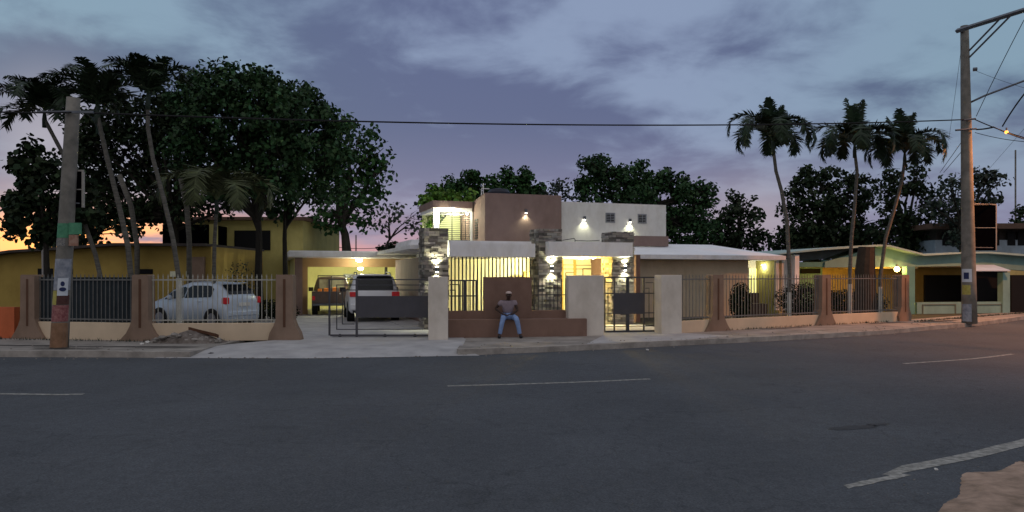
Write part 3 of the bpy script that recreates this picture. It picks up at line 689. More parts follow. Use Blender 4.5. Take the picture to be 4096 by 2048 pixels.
# ================================================================== THE YELLOW HOUSE
yl = thing('yellow_house', 'yellow neighbouring house with a low front wing and dark upper openings', 'house')
Y1 = 29.0
def ypoly(pts, Y, dep):
    return [tuple(at(a, b, Y)) for a, b in pts]
g = MB(); P = [at(a, b, Y1) for a, b in ((-220, 1040), (0, 1022), (70, 1012), (300, 998), (480, 984), (845, 986))]; n = len(P)
poly = [(p.x, p.z) for p in P]+[(P[-1].x, 0), (P[0].x, 0)]; g.prism(poly, Y1, Y1+6); g.build('front_wing', M_yellow, yl)
g = MB(); poly = [(p.x, p.z) for p in P]; poly = poly+[(a, b+.10) for a, b in reversed(poly)]; g.prism(poly, Y1-.5, Y1+6.2); g.build('roof', M_roof, yl)
for px0, px1, py0, py1 in ((152, 213, 1074, 1120), (283, 292, 1075, 1103), (556, 612, 1076, 1096)):
    g = MB(); a = at(px0, py0, Y1); b = at(px1, py1, Y1); g.box(a.x, b.x, Y1-.02, Y1-.001, b.z, a.z); g.build('window', M_dark, yl)
Y2 = 38.0
g = MB(); a = at(752, 882, Y2); b = at(1212, 1100, Y2); g.box(a.x, b.x, Y2, Y2+8, 0, a.z); g.build('upper_block', M_yellow2, yl)
g = MB(); g.box(a.x-.2, b.x+.25, Y2-.4, Y2+8.2, a.z, a.z+.16); g.build('upper_roof', M_roofb, yl)
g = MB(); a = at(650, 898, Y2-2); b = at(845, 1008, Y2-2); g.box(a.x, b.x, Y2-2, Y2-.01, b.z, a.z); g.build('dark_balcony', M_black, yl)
g = MB(); b2 = at(868, 1012, Y2-2.2); g.box(a.x-.1, b2.x, Y2-2.3, Y2-.3, b.z-.14, b.z-.002); g.build('balcony_slab', M_grey, yl)
g = MB(); c = at(842, 880, Y2-2.2); d = at(866, 1100, Y2-2.2); g.box(c.x, d.x, Y2-2.35, Y2-2.02, 0, a.z); g.build('balcony_column', M_yellow2, yl)
g = MB(); a = at(938, 922, Y2); b = at(1082, 1001, Y2); g.box(a.x, b.x, Y2-.03, Y2-.001, b.z, a.z); g.build('window', M_dark, yl)
g = MB(); a = at(800, 1030, Y1+.9); b = at(822, 1100, Y1); g.box(a.x, b.x, Y1-.15, Y1-.001, 0, a.z); g.build('brown_pier', M_pillar, yl)
for px0, px1 in ((682, 704), (746, 780)):
    g = MB(); a = at(px0, 1085, Y1); b = at(px1, 1107, Y1); g.box(a.x, b.x, Y1-.05, Y1-.001, b.z, a.z); g.build('vent_block', mat('vent_white', (.75, .75, .55), .7, .05), yl)
settle(yl)
# ================================================================== THE TURQUOISE HOUSE ON THE RIGHT
tq = thing('turquoise_house', 'low turquoise house with a gabled front and an orange lit porch', 'house')
TF = Frame(14.6, 33.0, 12)
def tb(mb, px0, px1, py0, py1, v0, v1):
    u0, u1 = TF.u(px0, v0), TF.u(px1, v0); pm = (px0+px1)/2
    mb.box(u0, u1, v0, v1, TF.z(pm, py1, v0), TF.z(pm, py0, v0))
def tpoly(mb, pts, v0, v1):
    mb.prism([(TF.u(a, v0), TF.z(a, b, v0)) for a, b in pts], v0, v1)
# gable band
g = MB(TF); tpoly(g, [(3300, 1048), (3395, 1020), (3520, 984), (3560, 986), (3700, 1022), (3850, 1014), (3960, 1012), (4200, 1030), (4200, 1092), (3880, 1064), (3300, 1070)], 0, .25); g.build('gable_band', M_turq2, tq)
g = MB(TF); tpoly(g, [(3120, 1013), (3300, 992), (3440, 982), (3520, 978), (3560, 980), (3700, 1016), (3850, 1008), (3960, 1006), (4200, 1024), (4200, 1032), (3960, 1013), (3850, 1015), (3700, 1023), (3560, 987), (3520, 985), (3300, 1000), (3120, 1018)], -.5, 8); g.build('roof_edge', mat('pale_roof_edge', (.28, .42, .42), .8, .1), tq)
g = MB(TF); tpoly(g, [(3140, 1016), (3420, 992), (3300, 1034), (3160, 1050)], .3, 6); g.build('dark_roof', mat('slate_roof', (.07, .09, .095), .8, .2), tq)
g = MB(TF); tb(g, 3140, 3300, 1048, 1068, .1, .3); tb(g, 3290, 3420, 1040, 1064, .26, .4); g.build('porch_beam', M_turq, tq)
g = MB(TF); tb(g, 3220, 4200, 1040, 1300, 4.0, 4.2); g.build('back_wall', mat('ochre_orange_plaster', (.60, .44, .16), .85, .08), tq)
g = MB(TF); tb(g, 3100, 3290, 1068, 1300, 3.6, 3.8); g.build('side_room', M_turq2, tq)
g = MB(TF); tb(g, 3203, 3282, 1074, 1094, 3.55, 3.59); g.build('window', M_dark, tq)
g = MB(TF); tb(g, 3628, 3660, 1066, 1286, -.6, -.3); g.build('column', M_turq, tq)
g = MB(TF); tb(g, 4012, 4040, 1090, 1270, -.6, -.3); g.build('column', M_turq2, tq)
g = MB(TF); tb(g, 3668, 4036, 1208, 1300, -.5, -.3); g.build('porch_wall', M_turq2, tq)
for px0, px1 in ((3690, 3825), (3890, 4010)):
    g = MB(TF); tb(g, px0, px1, 1217, 1221, -.53, -.501); tb(g, px0, px0+4, 1221, 1285, -.53, -.501); tb(g, px1-4, px1, 1221, 1285, -.53, -.501); g.build('moulding', mat('moulding_dark', (.10, .12, .10), .8), tq)
g = MB(TF); tb(g, 3560, 3672, 1066, 1075, .3, 4); tb(g, 3300, 4200, 1062, 1068, .3, 4.0); g.build('porch_ceiling', mat('porch_ceiling', (.6, .5, .3), .8), tq)
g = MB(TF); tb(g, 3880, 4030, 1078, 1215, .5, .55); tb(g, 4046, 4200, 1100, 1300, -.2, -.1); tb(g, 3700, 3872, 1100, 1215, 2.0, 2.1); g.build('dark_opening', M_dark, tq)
g = MB(TF); v = -1.0; u0, u1 = TF.u(3890, v), TF.u(4042, v); za, zb = TF.z(3960, 1068, v), TF.z(3960, 1076, v)
g.add([(u0, v, zb-.05), (u1, v, zb-.05), (u1-.1, v+.8, za+.12), (u0+.1, v+.8, za+.12), (u0, v, zb-.10), (u1, v, zb-.10), (u1-.1, v+.8, za+.02), (u0+.1, v+.8, za+.02)], [(0,1,2,3),(7,6,5,4),(0,4,5,1),(3,2,6,7),(0,3,7,4),(1,5,6,2)])
g.build('awning', mat('pale_blue_awning', (.45, .55, .66), .6, .08), tq)
settle(tq, TF.a)
def globe_lamp(p, r, m, e, col, label, name='porch_lamp', cat='lamp', group=None):
    t = thing(name, label, cat, group); g = MB(); g.tube([(p.x, p.y, p.z+r), (p.x, p.y, p.z+r+.1)], r*.5, 8); g.build('lamp_base', M_galv, t)
    g = MB(); g.sphere(p, r, n=12); g.build('globe', m, t, smooth=True); light('POINT', p-Vector((0, r+.1, .05)), e, col, t, r); return settle(t)
p = TF.W(TF.u(3588, -.2), -.2, TF.z(3588, 1077, -.2)); globe_lamp(p, .12, M_lampy, 30, (1, .60, .12), 'bright amber lamp at the corner of the turquoise porch')
p = TF.W(TF.u(3400, 1.5), 1.5, 2.1); globe_lamp(p, .06, M_lampy, 130, (1, .55, .08), 'inner amber lamp of the turquoise porch')
# second storey house behind, far right
bk = thing('grey_house', 'grey blue upper storey house behind the turquoise one at the far right', 'house')
Y3 = 42.
def kb(mb, px0, px1, py0, py1, Y, dep):
    a = at(px0, py0, Y); b = at(px1, py1, Y); mb.box(a.x, b.x, Y, Y+dep, b.z, a.z)
g = MB(); kb(g, 3740, 4220, 960, 1300, Y3, 5); g.build('wall', mat('blue_grey_plaster', (.30, .36, .42), .85, .1), bk)
g = MB(); kb(g, 3730, 4230, 893, 914, Y3-.8, 7); g.build('roof', M_roofb, bk)
g = MB(); kb(g, 3745, 4220, 914, 960, Y3+.3, 4.0); g.build('upper_wall', M_roof, bk)
for a_, b_ in ((3770, 3860), (3985, 3998), (4030, 4062), (4072, 4200)):
    g = MB(); kb(g, a_, b_, 925, 982, Y3-.02, .019); g.build('window', M_dark, bk)
settle(bk)
# ================================================================== UTILITY POLES
def pole(p0, p1, r0, r1, n=10): 
    g = MB(); P = [p0.lerp(p1, k/8) for k in range(9)]; g.tube(P, [r0+(r1-r0)*k/8 for k in range(9)], 14); return g
# left pole
def board(t, px0, py0, px1, py1, Y, p_in):
    a = at(px0, py0, Y); c = at(px1, py1, Y); g = MB(); g.box(a.x, c.x, Y, Y+.03, c.z, a.z); pn = g.build('black_board', M_black, t)
    g = MB(); w = .025; g.box(a.x-w, c.x+w, Y-.02, Y+.05, a.z+.001, a.z+.04); g.box(c.x+.001, c.x+.04, Y-.02, Y+.05, c.z, a.z); m_ = (a.z+c.z)/2; g.box(a.x, c.x, Y-.015, Y-.001, m_-.012, m_+.012); g.build('frame', mat('pale_frame', (.30, .28, .25), .6), pn)
    for z in (a.z+.02, c.z+.1): g = MB(); g.tube([Vector((p_in.x, p_in.y, z)), Vector((c.x, Y+.04, z))], .018, 6); g.build('bracket', M_galv, pn)
t = thing('utility_pole', 'leaning concrete utility pole covered with torn posters, on the left pavement', 'utility pole', 'concrete utility poles')
b = gp(237, 1392); b.z = -.02; top = at(294, 392, b.y); g = pole(b, top, .20, .15); g.build('pole_shaft', M_pole, t, smooth=True)
def wrap(py0, py1, a0, a1, m, name='poster', dr=.006, nn=8):   # paper wrapped round the shaft
    g = MB(); z0, z1 = at(0, py1, b.y).z, at(0, py0, b.y).z; vs = []; rows_ = 4
    for j in range(rows_):
        z = z0+(z1-z0)*j/(rows_-1); f = (z-b.z)/(top.z-b.z); c = b.lerp(top, f); r = .20+(.15-.20)*f+dr
        for i in range(nn):
            a = a0+(a1-a0)*i/(nn-1); vs.append((c.x+r*math.cos(a), c.y+r*math.sin(a), z))
    g.add(vs, [(j*nn+i, j*nn+i+1, (j+1)*nn+i+1, (j+1)*nn+i) for j in range(rows_-1) for i in range(nn-1)]); return g.build(name, m, t, smooth=True)
D = math.radians
wrap(895, 952, D(170), D(350), mat('green_poster', (.04, .16, .09), .8, scale=9, col2=(.10, .30, .17)), 'green_poster')
wrap(955, 985, D(170), D(300), mat('torn_dark_poster', (.06, .07, .08), .8, scale=30, col2=(.30, .28, .25)), 'torn_poster', .004)
wrap(1036, 1160, D(165), D(355), mat('grey_poster', (.16, .18, .22), .8, scale=9, col2=(.34, .35, .38)), 'grey_poster')
wrap(1162, 1218, D(165), D(265), mat('yellow_poster', (.30, .26, .05), .8, scale=12, col2=(.46, .40, .12)), 'yellow_poster', .005)
wrap(1180, 1218, D(266), D(350), mat('maroon_paint', (.08, .035, .03), .8, .3, 12), 'maroon_poster', .005)
wrap(1220, 1285, D(165), D(350), mat('red_white_poster', (.16, .035, .04), .8, scale=18, col2=(.34, .16, .15)), 'red_poster', .005)
wrap(1290, 1388, D(165), D(355), mat('brown_band', (.16, .085, .045), .85, scale=5, col2=(.30, .17, .10)), 'painted_band', .004)
pp = wrap(1112, 1182, D(268), D(335), mat('portrait_paper', (.55, .58, .62), .7, .06, 9), 'portrait_poster', .012)
g = MB(); zc = at(0, 1140, b.y).z; f = (zc-b.z)/(top.z-b.z); c = b.lerp(top, f); a = D(300)
q = Vector((c.x, c.y, zc)); tx = Vector((-math.sin(a), math.cos(a), 0)); nx = Vector((math.cos(a), math.sin(a), 0))
q = c+nx*.198; q.z = zc
def disc(cx, cz, rx, rz): 
    n = 12; vs = [q+tx*(cx+rx*math.cos(2*math.pi*i/n))+Vector((0,0,cz+rz*math.sin(2*math.pi*i/n)))+nx*.004 for i in range(n)]; g.add([tuple(v) for v in vs], [tuple(range(n))])
disc(0, .03, .045, .06); disc(0, -.10, .075, .05)
g.build('silhouette', mat('poster_ink', (.02, .03, .09), .8), pp)
# bulging green banner and box at side of the pole
g = MB(); a = at(283, 892, b.y-.05); c2 = at(330, 938, b.y-.05); g.box(a.x, c2.x, b.y-.14, b.y-.08, c2.z, a.z); g.build('green_banner', MATS['green_poster'], t)
g = MB(); a = at(283, 940, b.y-.05); c2 = at(318, 984, b.y-.05); g.box(a.x, c2.x, b.y-.13, b.y-.09, c2.z, a.z); g.build('orange_banner', mat('faded_orange_sheet', (.24, .10, .06), .8, scale=9, col2=(.38, .26, .2)), t)
g = MB(); a = at(150, 444, b.y-.2); c2 = at(375, 452, b.y-.2); g.box(a.x, c2.x, b.y-.24, b.y-.19, c2.z-.01, a.z); g.build('crossarm', M_galv, t)
board(t, 300, 686, 328, 830, b.y+.1, b.lerp(top, .5))
settle(t, 0, b)
# tilted white rod left of the pole
g = MB(); g.tube([at(134, 755, 24), at(165, 905, 24), at(172, 1000, 24), at(176, 1238, 24)], [.03, .045, .045, .05], 8); g.tube([at(134, 757, 24), at(245, 768, 24)], .012, 6); single('white_rod', g, mat('dirty_white', (.35, .33, .31), .8), 'thin tilted whitish post left of the leaning pole', 'post')
# right pole
t = thing('utility_pole', 'tall concrete utility pole with a steel arm at the right edge', 'utility pole', 'concrete utility poles')
b = gp(3878, 1292); top = at(3858, 104, b.y); b.z = -.02
P = [b.lerp(top, k/8) for k in range(9)]; g = MB(); g.tube(P, [.255+(.135-.255)*k/8 for k in range(9)], 14); g.build('pole_shaft', M_pole, t, smooth=True)
rb = b.copy(); rt = top.copy()
def shaft_at(z): return rb.lerp(rt, (z-rb.z)/(rt.z-rb.z))
# top arm reaching out over the street
a0 = at(3835, 124, rb.y); dirA = Vector((.35, -1, .0)).normalized()
def hit(px, py, z):                               # point at height z seen at the pixel row
    Y = (z-CH)*F/(HY-py); return Vector(((px-CX)/F*Y, Y, z))
e0 = hit(3832, 124, top.z-.12); e0 = Vector((top.x-.22, top.y+.1, top.z-.15)); e1 = at(4130, 30, 23.9); e1 = Vector((e1.x, e1.y, at(0, 30, 23.9).z))
g = MB(); g.tube([e0, e1, e1+(e1-e0)*.5], .085, 4); g.build('arm', M_galv, t)
for k, (z_, f_) in enumerate(((at(0, 205, rb.y).z, .62), (at(0, 232, rb.y).z, .76))):
    g = MB(); g.tube([shaft_at(z_)+Vector((.1, -.1, 0)), e0.lerp(e1, f_)], .032, 6); g.build('brace', M_galv, t)
g = MB(); c = at(3892, 278, rb.y-.1); g.tube([c, c+Vector((.12, -.05, 0))], .07, 8); g.build('insulator', M_galv, t)
for py, px0, px1 in ((478, 3850, 3902), (518, 3822, 3905)):
    g = MB(); g.tube([at(px0, py+3, rb.y-.25), at(px1, py-3, rb.y-.25)], .035, 6); g.build('crossbar', M_galv, t)
g = MB(); zc = at(0, 1080, rb.y).z
def wrap2(py0, py1, a0, a1, m, name, dr=.006, nn=8):
    g = MB(); z0, z1 = at(0, py1, rb.y).z, at(0, py0, rb.y).z; vs = []
    for j in range(4):
        z = z0+(z1-z0)*j/3; f = (z-rb.z)/(rt.z-rb.z); c = rb.lerp(rt, f); r = .255+(.135-.255)*f+dr
        for i in range(nn):
            a = a0+(a1-a0)*i/(nn-1); vs.append((c.x+r*math.cos(a), c.y+r*math.sin(a), z))
    g.add(vs, [(j*nn+i, j*nn+i+1, (j+1)*nn+i+1, (j+1)*nn+i) for j in range(3) for i in range(nn-1)]); return g.build(name, m, t, smooth=True)
wrap2(1076, 1128, D(180), D(262), mat('portrait_paper', (.5, .5, .5)), 'portrait_poster', .01)
wrap2(1090, 1116, D(200), D(240), MATS['poster_ink'], 'silhouette', .014)
wrap2(1140, 1178, D(180), D(250), MATS['yellow_poster'], 'yellow_poster')
wrap2(1215, 1285, D(180), D(255), MATS['grey_poster'], 'painted_band')
board(t, 3898, 820, 3982, 1002, rb.y+.35, rb.lerp(rt, .35))
settle(t, 0, rb)
# street lamp on the arm of this pole, just outside the picture
t = thing('street_lamp', 'sodium street lamp arm fixed to the tall right pole', 'street lamp')
s0 = shaft_at(at(0, 412, rb.y).z)+Vector((.12, 0, 0)); lp = Vector((20.0, 26.3, 9.3)); 
g = MB(); g.tube([s0, s0.lerp(lp, .15)+Vector((0, 0, .05)), s0.lerp(lp, .6)+Vector((0, 0, .04)), lp], .035, 8); g.build('lamp_arm', M_galv, t, smooth=True)
g = MB(); g.sphere(lp+Vector((.2, -.25, 0)), .22, sx=1.2, sy=1.4, sz=.45); g.build('lamp_head', M_galv, t, smooth=True)
g = MB(); g.sphere(lp+Vector((.2, -.25, -.08)), .15, sz=.6); g.build('lamp_glass', M_lampo, t, smooth=True)
light('SPOT', lp+Vector((.2, -.25, -.30)), 4300, (1, .36, .12), t, .15, spot_size=R(142), spot_blend=.5)
settle(t)
# cables
def cable(p, q, sag, label, r=.012, n=24, group='overhead cables'):
    g = MB(); g.tube([p.lerp(q, k/n)-Vector((0, 0, sag*4*(k/n)*(1-k/n))) for k in range(n+1)], r, 6)
    o = g.build('cable', M_wire); tag(o, label, 'cable', group); return settle(o)
c0 = at(290, 449, 17.5); c1 = at(3870, 478, rb.y-.2)
def sagfit():
    best = None
    for s in np.linspace(0, 2, 80):
        p = c0.lerp(c1, .5)-Vector((0, 0, s)); px = CX+p.x/p.y*F; py = HY-(p.z-CH)/p.y*F
        e = abs(py-500)
        if best is None or e < best[0]: best = (e, s)
    return best[1]
cable(c0, c1, sagfit(), 'long black cable crossing the whole sky above the house', .022, 40)
cable(at(-300, 430, 16.5), c0, .05, 'short cable running from the leaning pole out of the picture on the left', .018)
cable(at(3900, 478, rb.y-.2), at(4300, 590, 25), .15, 'cable dropping right from the upper crossbar of the tall pole', .02)
cable(at(3905, 518, rb.y-.2), at(3975, 508, 26), .02, 'short thick cable stub on the lower crossbar', .028)
cable(at(3975, 508, 26), at(4300, 590, 23), .15, 'cable continuing from the stub to the right edge', .018)
cable(at(3900, 530, rb.y-.2), at(4200, 570, 25), .1, 'lower service cable with an orange light right of the tall pole', .012)
cable(at(4010, 505, 24), at(4110, 360, 22), -.05, 'thick cable rising to the right edge beside the tall pole', .024)
cable(at(3900, 282, rb.y-.1), at(4300, 400, 25), .1, 'thin cable leaving the insulator of the tall pole', .006)
cable(at(3905, 465, rb.y-.1), at(4096, 80, 22), -.05, 'thin wire rising steeply right of the tall pole', .012)
cable(at(3846, 185, rb.y-.1), at(3795, 560, 30), .05, 'thin wire falling left of the tall pole', .006)
cable(at(3852, 560, rb.y), at(3760, 690, 34), .0, 'guy wire going down left behind the tall pole', .012)
cable(at(3860, 590, rb.y), at(3775, 690, 33), .0, 'second guy wire below the first behind the tall pole', .012)
cable(at(4110, 500, 27), at(3900, 740, 40), .0, 'thin wire crossing the sky at the far right', .006)
p = at(4026, 529, 25.5); globe_lamp(p, .055, M_lampo, 2, (1, .35, .08), 'small orange light hanging on the cable right of the tall pole', 'hanging_light', 'light')
# far orange lamps
def far_lamp(px, py, Y, r, m, e, col, label, ground=True):
    t = thing('street_lamp', label, 'street lamp', 'distant lit street lamps'); p = at(px, py, Y)
    g = MB(); g.sphere(p, r, n=12); g.build('globe', m, t, smooth=True)
    g = MB(); g.tube([(p.x+.3, p.y+.4, 0), (p.x+.3, p.y+.4, p.z+.2), (p.x, p.y, p.z+r)], .05, 6); g.build('post', M_galv, t)
    light('POINT', p-Vector((0, r+.1, .1)), e, col, t, r); return settle(t)
far_lamp(1256, 978, 62, .34, M_lampy, 60, (1, .6, .2), 'round yellow street lamp glowing above the carport roof')
far_lamp(3256, 960, 60, .16, M_lampo, 10, (1, .45, .1), 'small orange street lamp shining through the trees on the right')
def far_pole(px, py, Y, r, label, base=0):
    g = MB(); p = at(px, py, Y); g.tube([(p.x, Y, 0), (p.x, Y, p.z)], [r*1.2, r], 8); single('distant_pole', g, M_pole, label, 'pole', 'distant poles behind the houses')
far_pole(1298, 915, 55, .12, 'distant pole between the yellow house and the leafy tree')
far_pole(1424, 940, 58, .05, 'thin distant pole right of the leafy tree trunk')
far_pole(4062, 600, 60, .06, 'thin mast at the far right edge')
for k, (y0, y1) in enumerate(((958, 968), (975, 996), (985, 1000))):
    cable(at(1212, y0, 55), at(1640, y1, 58), .6, ['upper', 'middle', 'lower'][k]+' distant wire across the pink sky over the carport', .025)
# ================================================================== TREES
def leaf_mesh(pts, nrm, size, shade, name, m, parent, asp=.62):
    n = len(pts); d = rng.normal(size=(n, 3)); d /= np.linalg.norm(d, axis=1)[:, None]
    nn = nrm+rng.normal(size=(n, 3))*.7; nn /= np.linalg.norm(nn, axis=1)[:, None]
    a = np.cross(nn, d); a /= np.linalg.norm(a, axis=1)[:, None]+1e-9; b = np.cross(nn, a)
    s = size*rng.uniform(.6, 1.25, n)[:, None]
    V = np.empty((n, 6, 3))
    V[:, 0] = pts-a*s*.5; V[:, 1] = pts-a*s*.15+b*s*asp*.45; V[:, 2] = pts+a*s*.25+b*s*asp*.40
    V[:, 3] = pts+a*s*.55-nn*s*.08; V[:, 4] = pts+a*s*.25-b*s*asp*.40; V[:, 5] = pts-a*s*.15-b*s*asp*.45
    V[:, (1, 2, 4, 5)] += (nn*s*.10)[:, None, :]
    me = bpy.data.meshes.new(name)
    me.vertices.add(n*6); me.vertices.foreach_set('co', V.reshape(-1).astype(np.float32))
    me.loops.add(n*6); me.loops.foreach_set('vertex_index', np.arange(n*6, dtype=np.int32))
    me.polygons.add(n); me.polygons.foreach_set('loop_start', np.arange(0, n*6, 6, dtype=np.int32)); me.polygons.foreach_set('loop_total', np.full(n, 6, np.int32))
    me.update(calc_edges=True)
    c = np.ones((n, 6, 4), np.float32); k = (shade*rng.uniform(.65, 1.35, n))[:, None]
    c[:, :, 0] = k*rng.uniform(.8, 1.25, n)[:, None]; c[:, :, 1] = k; c[:, :, 2] = k*rng.uniform(.8, 1.1, n)[:, None]
    me.color_attributes.new('Col', 'FLOAT_COLOR', 'CORNER').data.foreach_set('color', c.ravel())
    me.materials.append(m); o = bpy.data.objects.new(name, me); COL.objects.link(o); o.parent = parent; return o
K = 1.59                                           # overview pixel -> photo pixel
def crown_points(blobs, per, clump, fill=.25, spread=.5):
    P = []; Nn = []; S = []
    for (c, r, sq) in blobs:
        nc = max(6, int(14*(r/clump)**2*.35)); 
        d = rng.normal(size=(nc, 3)); d /= np.linalg.norm(d, axis=1)[:, None]
        rad = r*np.where(rng.random(nc) < fill, rng.uniform(.1, .75, nc), rng.uniform(.78, 1.08, nc))
        cc = np.array(c)+d*rad[:, None]*np.array([1, 1, sq])
        tone = rng.uniform(.7, 1.3, nc)
        k = max(3, int(per)); q = rng.normal(size=(nc, k, 3)); q /= np.linalg.norm(q, axis=2)[:, :, None]
        q *= (clump*rng.uniform(.15, 1.0, (nc, k))**.6)[:, :, None]*np.array([1, 1, .8])
        P.append((cc[:, None]+q).reshape(-1, 3)); Nn.append((q/clump+np.array([0, 0, .5])).reshape(-1, 3)); S.append(np.repeat(tone, k))
    return np.concatenate(P), np.concatenate(Nn), np.concatenate(S)
def tree(name, label, Y, blobs, trunk, leaf=.2, per=14, clump=.5, m=None, bark=None, fill=.3, cat='tree', group=None, limbs=True, tr=.16, depth=1.0, asp=.7):
    "blobs: (x,y,r[,squash]) in overview pixels; trunk: overview pixel path, top to base"
    t = thing(name, label, cat, group); B = []
    for i, b in enumerate(blobs):
        x, y, r = b[:3]; sq = b[3] if len(b) > 3 else .85
        Yi = Y+rng.uniform(-.35, .35)*r*K/F*Y*2*depth; c = at(x*K, y*K, Yi); B.append(((c.x, c.y, c.z), r*K/F*Yi, sq))
    P, Nn, S = crown_points(B, per, clump, fill)
    leaf_mesh(P, Nn, leaf, S, 'crown', m or M_leaf, t, asp)
    g = MB(); tp = [at(x*K, y*K, Y) for x, y in trunk]; base = Vector((tp[-1].x+random.uniform(-.1, .1), Y, -.02)); tp.append(base)
    n = len(tp); g.tube(tp, [tr*(.65+.5*i/(n-1)) for i in range(n)], 8)
    if limbs:
        for (c, r, sq) in B:
            c = Vector(c); s = tp[0].lerp(tp[1], random.uniform(0, .8)); mid = s.lerp(c, .5)+Vector((random.uniform(-.3, .3), random.uniform(-.3, .3), random.uniform(.0, .4)))
            g.tube([s, mid, c], [tr*.55, tr*.36, tr*.15], 6)
            for _ in range(4):
                e = c+Vector(rng.normal(size=3))*r*.45; g.tube([mid.lerp(c, .6), mid.lerp(e, .65)+Vector((0, 0, .1)), e], [tr*.22, tr*.15, tr*.06], 5)
    g.build('trunk', bark or M_bark, t); return settle(t, 0, (base.x, base.y, 0))
exec_trees = True
# left mass
tree('broadleaf_tree', 'big dark broadleaf tree whose forked trunk stands before the yellow house', 28,
     [(560,250,75),(620,230,75),(500,250,60),(690,280,80),(540,340,90),(640,350,95),(480,300,50),(720,370,70),(600,440,80),(520,440,70),(690,450,75),(480,380,70),(600,190,36),(655,195,30),(545,190,32),(500,215,36),(470,250,34),(740,250,50)],
     [(650, 540), (652, 600), (650, 690)], leaf=.19, per=34, clump=.46, tr=.15, m=M_leafm, group='leafy trees on the left')
tree('broadleaf_tree', 'dark broadleaf tree with a slim black trunk beside the carport column', 30,
     [(740,300,70),(790,300,60),(830,330,60),(760,400,80),(800,470,65),(720,480,65),(700,240,48),(750,235,40),(800,270,42),(690,530,30),(840,400,60)],
     [(718, 530), (716, 600), (718, 690)], leaf=.20, per=30, clump=.46, tr=.11, m=M_leafm, group='leafy trees on the left')
tree('broadleaf_tree', 'green broadleaf tree with thin crown edge behind the carport roof', 40,
     [(880,350,58),(925,380,48),(880,430,62),(935,450,48),(850,500,55),(900,510,55),(945,500,28),(830,400,55),(840,545,40),(900,560,30),(860,300,34),(960,410,24),(800,540,34)],
     [(850, 540), (868, 590), (872, 630)], leaf=.28, per=15, clump=.6, m=M_leafg, bark=M_barkp, fill=.15, tr=.26, group='leafy trees on the left')
tree('broadleaf_tree', 'black leafy tree behind the leaning palms on the far left', 31,
     [(330,290,70),(400,300,75),(300,370,80),(400,390,85),(260,300,60),(330,460,80),(420,480,80),(250,430,70),(220,500,60),(220,340,55),(280,530,50),(370,540,50),(450,540,45),(460,330,60),(410,240,30),(200,560,36),(330,560,44),(500,520,50),(580,510,44),(200,420,50),(190,330,40),(440,290,50),(465,225,34),(160,600,30),(230,590,30)],
     [(440, 540), (442, 600), (445, 690)], leaf=.22, per=34, clump=.6, tr=.16, group='leafy trees on the left')
tree('round_leaved_tree', 'sea grape like tree with large round leaves at the left edge', 22,
     [(40,420,26),(70,480,46),(30,500,34),(100,420,36),(120,500,50),(60,540,36),(120,560,36),(25,560,24),(140,440,40),(160,520,44),(150,580,30),(90,440,30),(180,470,50),(200,560,40),(100,600,26),(70,380,24)],
     [(110, 560), (116, 620), (118, 700)], leaf=.20, per=17, clump=.35, fill=.3, tr=.09, asp=.95, m=M_leaf, cat='tree')
tree('bushy_tree', 'low dark bushy tree in front of the sunset left of the pole', 38,
     [(170,590,26),(110,608,20),(215,560,30),(260,555,22),(30,590,14),(330,585,14)], [(170, 610), (170, 640)], leaf=.3, per=10, clump=.5, tr=.1)
tree('small_tree', 'thin branched little tree with sparse leaves right of the carport tree', 37,
     [(985,545,26),(1020,560,30),(1050,535,26),(960,570,18),(1060,575,26),(1000,525,14),(1075,555,22)], [(990, 590), (975, 610), (972, 632)], leaf=.22, per=5, clump=.45, m=M_leafp, bark=M_bark, fill=.4, tr=.07)
tree('round_shrub', 'small dark round shrub behind the carport roof', 45, [(982,624,20,.6),(970,630,16,.6),(1000,632,14,.6)], [(984, 640), (984, 660)], leaf=.2, per=30, clump=.3, cat='shrub', limbs=False)
# behind the house
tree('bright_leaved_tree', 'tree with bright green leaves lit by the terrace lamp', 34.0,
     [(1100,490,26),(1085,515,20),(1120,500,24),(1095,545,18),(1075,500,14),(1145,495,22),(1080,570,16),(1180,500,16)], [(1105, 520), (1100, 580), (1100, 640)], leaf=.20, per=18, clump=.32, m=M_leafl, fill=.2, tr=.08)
tree('mango_tree', 'rounded dense dark tree behind the terrace, left hump', 48,
     [(1150,470,30),(1190,462,30),(1230,470,34),(1110,490,26),(1180,500,40),(1240,500,40),(1085,484,18)], [(1190, 500), (1190, 600)], leaf=.24, per=46, clump=.5, m=M_leafg, tr=.3, group='rounded trees behind the house')
tree('mango_tree', 'rounded dense dark tree directly behind the water tank', 50,
     [(1285,456,30),(1315,448,26),(1330,480,36),(1280,490,40),(1345,490,26)], [(1300, 500), (1300, 600)], leaf=.24, per=46, clump=.5, m=M_leafg, tr=.3, group='rounded trees behind the house')
tree('small_tree', 'small sparse greyish tree between two dark trees behind the brown box', 40,
     [(1395,480,24),(1415,475,22),(1380,495,18),(1435,495,20),(1400,460,10)], [(1405, 500), (1405, 600)], leaf=.2, per=6, clump=.35, m=M_leafp, fill=.5, tr=.08)
tree('large_tree', 'large dark green tree rising behind the white upper box', 42,
     [(1490,425,38),(1520,415,30),(1560,440,42),(1610,445,38),(1500,470,45),(1580,490,50),(1640,480,44),(1690,470,40),(1740,490,40),(1665,450,30),(1700,530,46),(1760,530,38),(1780,480,22),(1720,580,44),(1640,560,50),(1780,580,34),(1740,620,30),(1470,470,24)],
     [(1610, 520), (1612, 620)], leaf=.24, per=36, clump=.5, m=M_leafm, tr=.3)
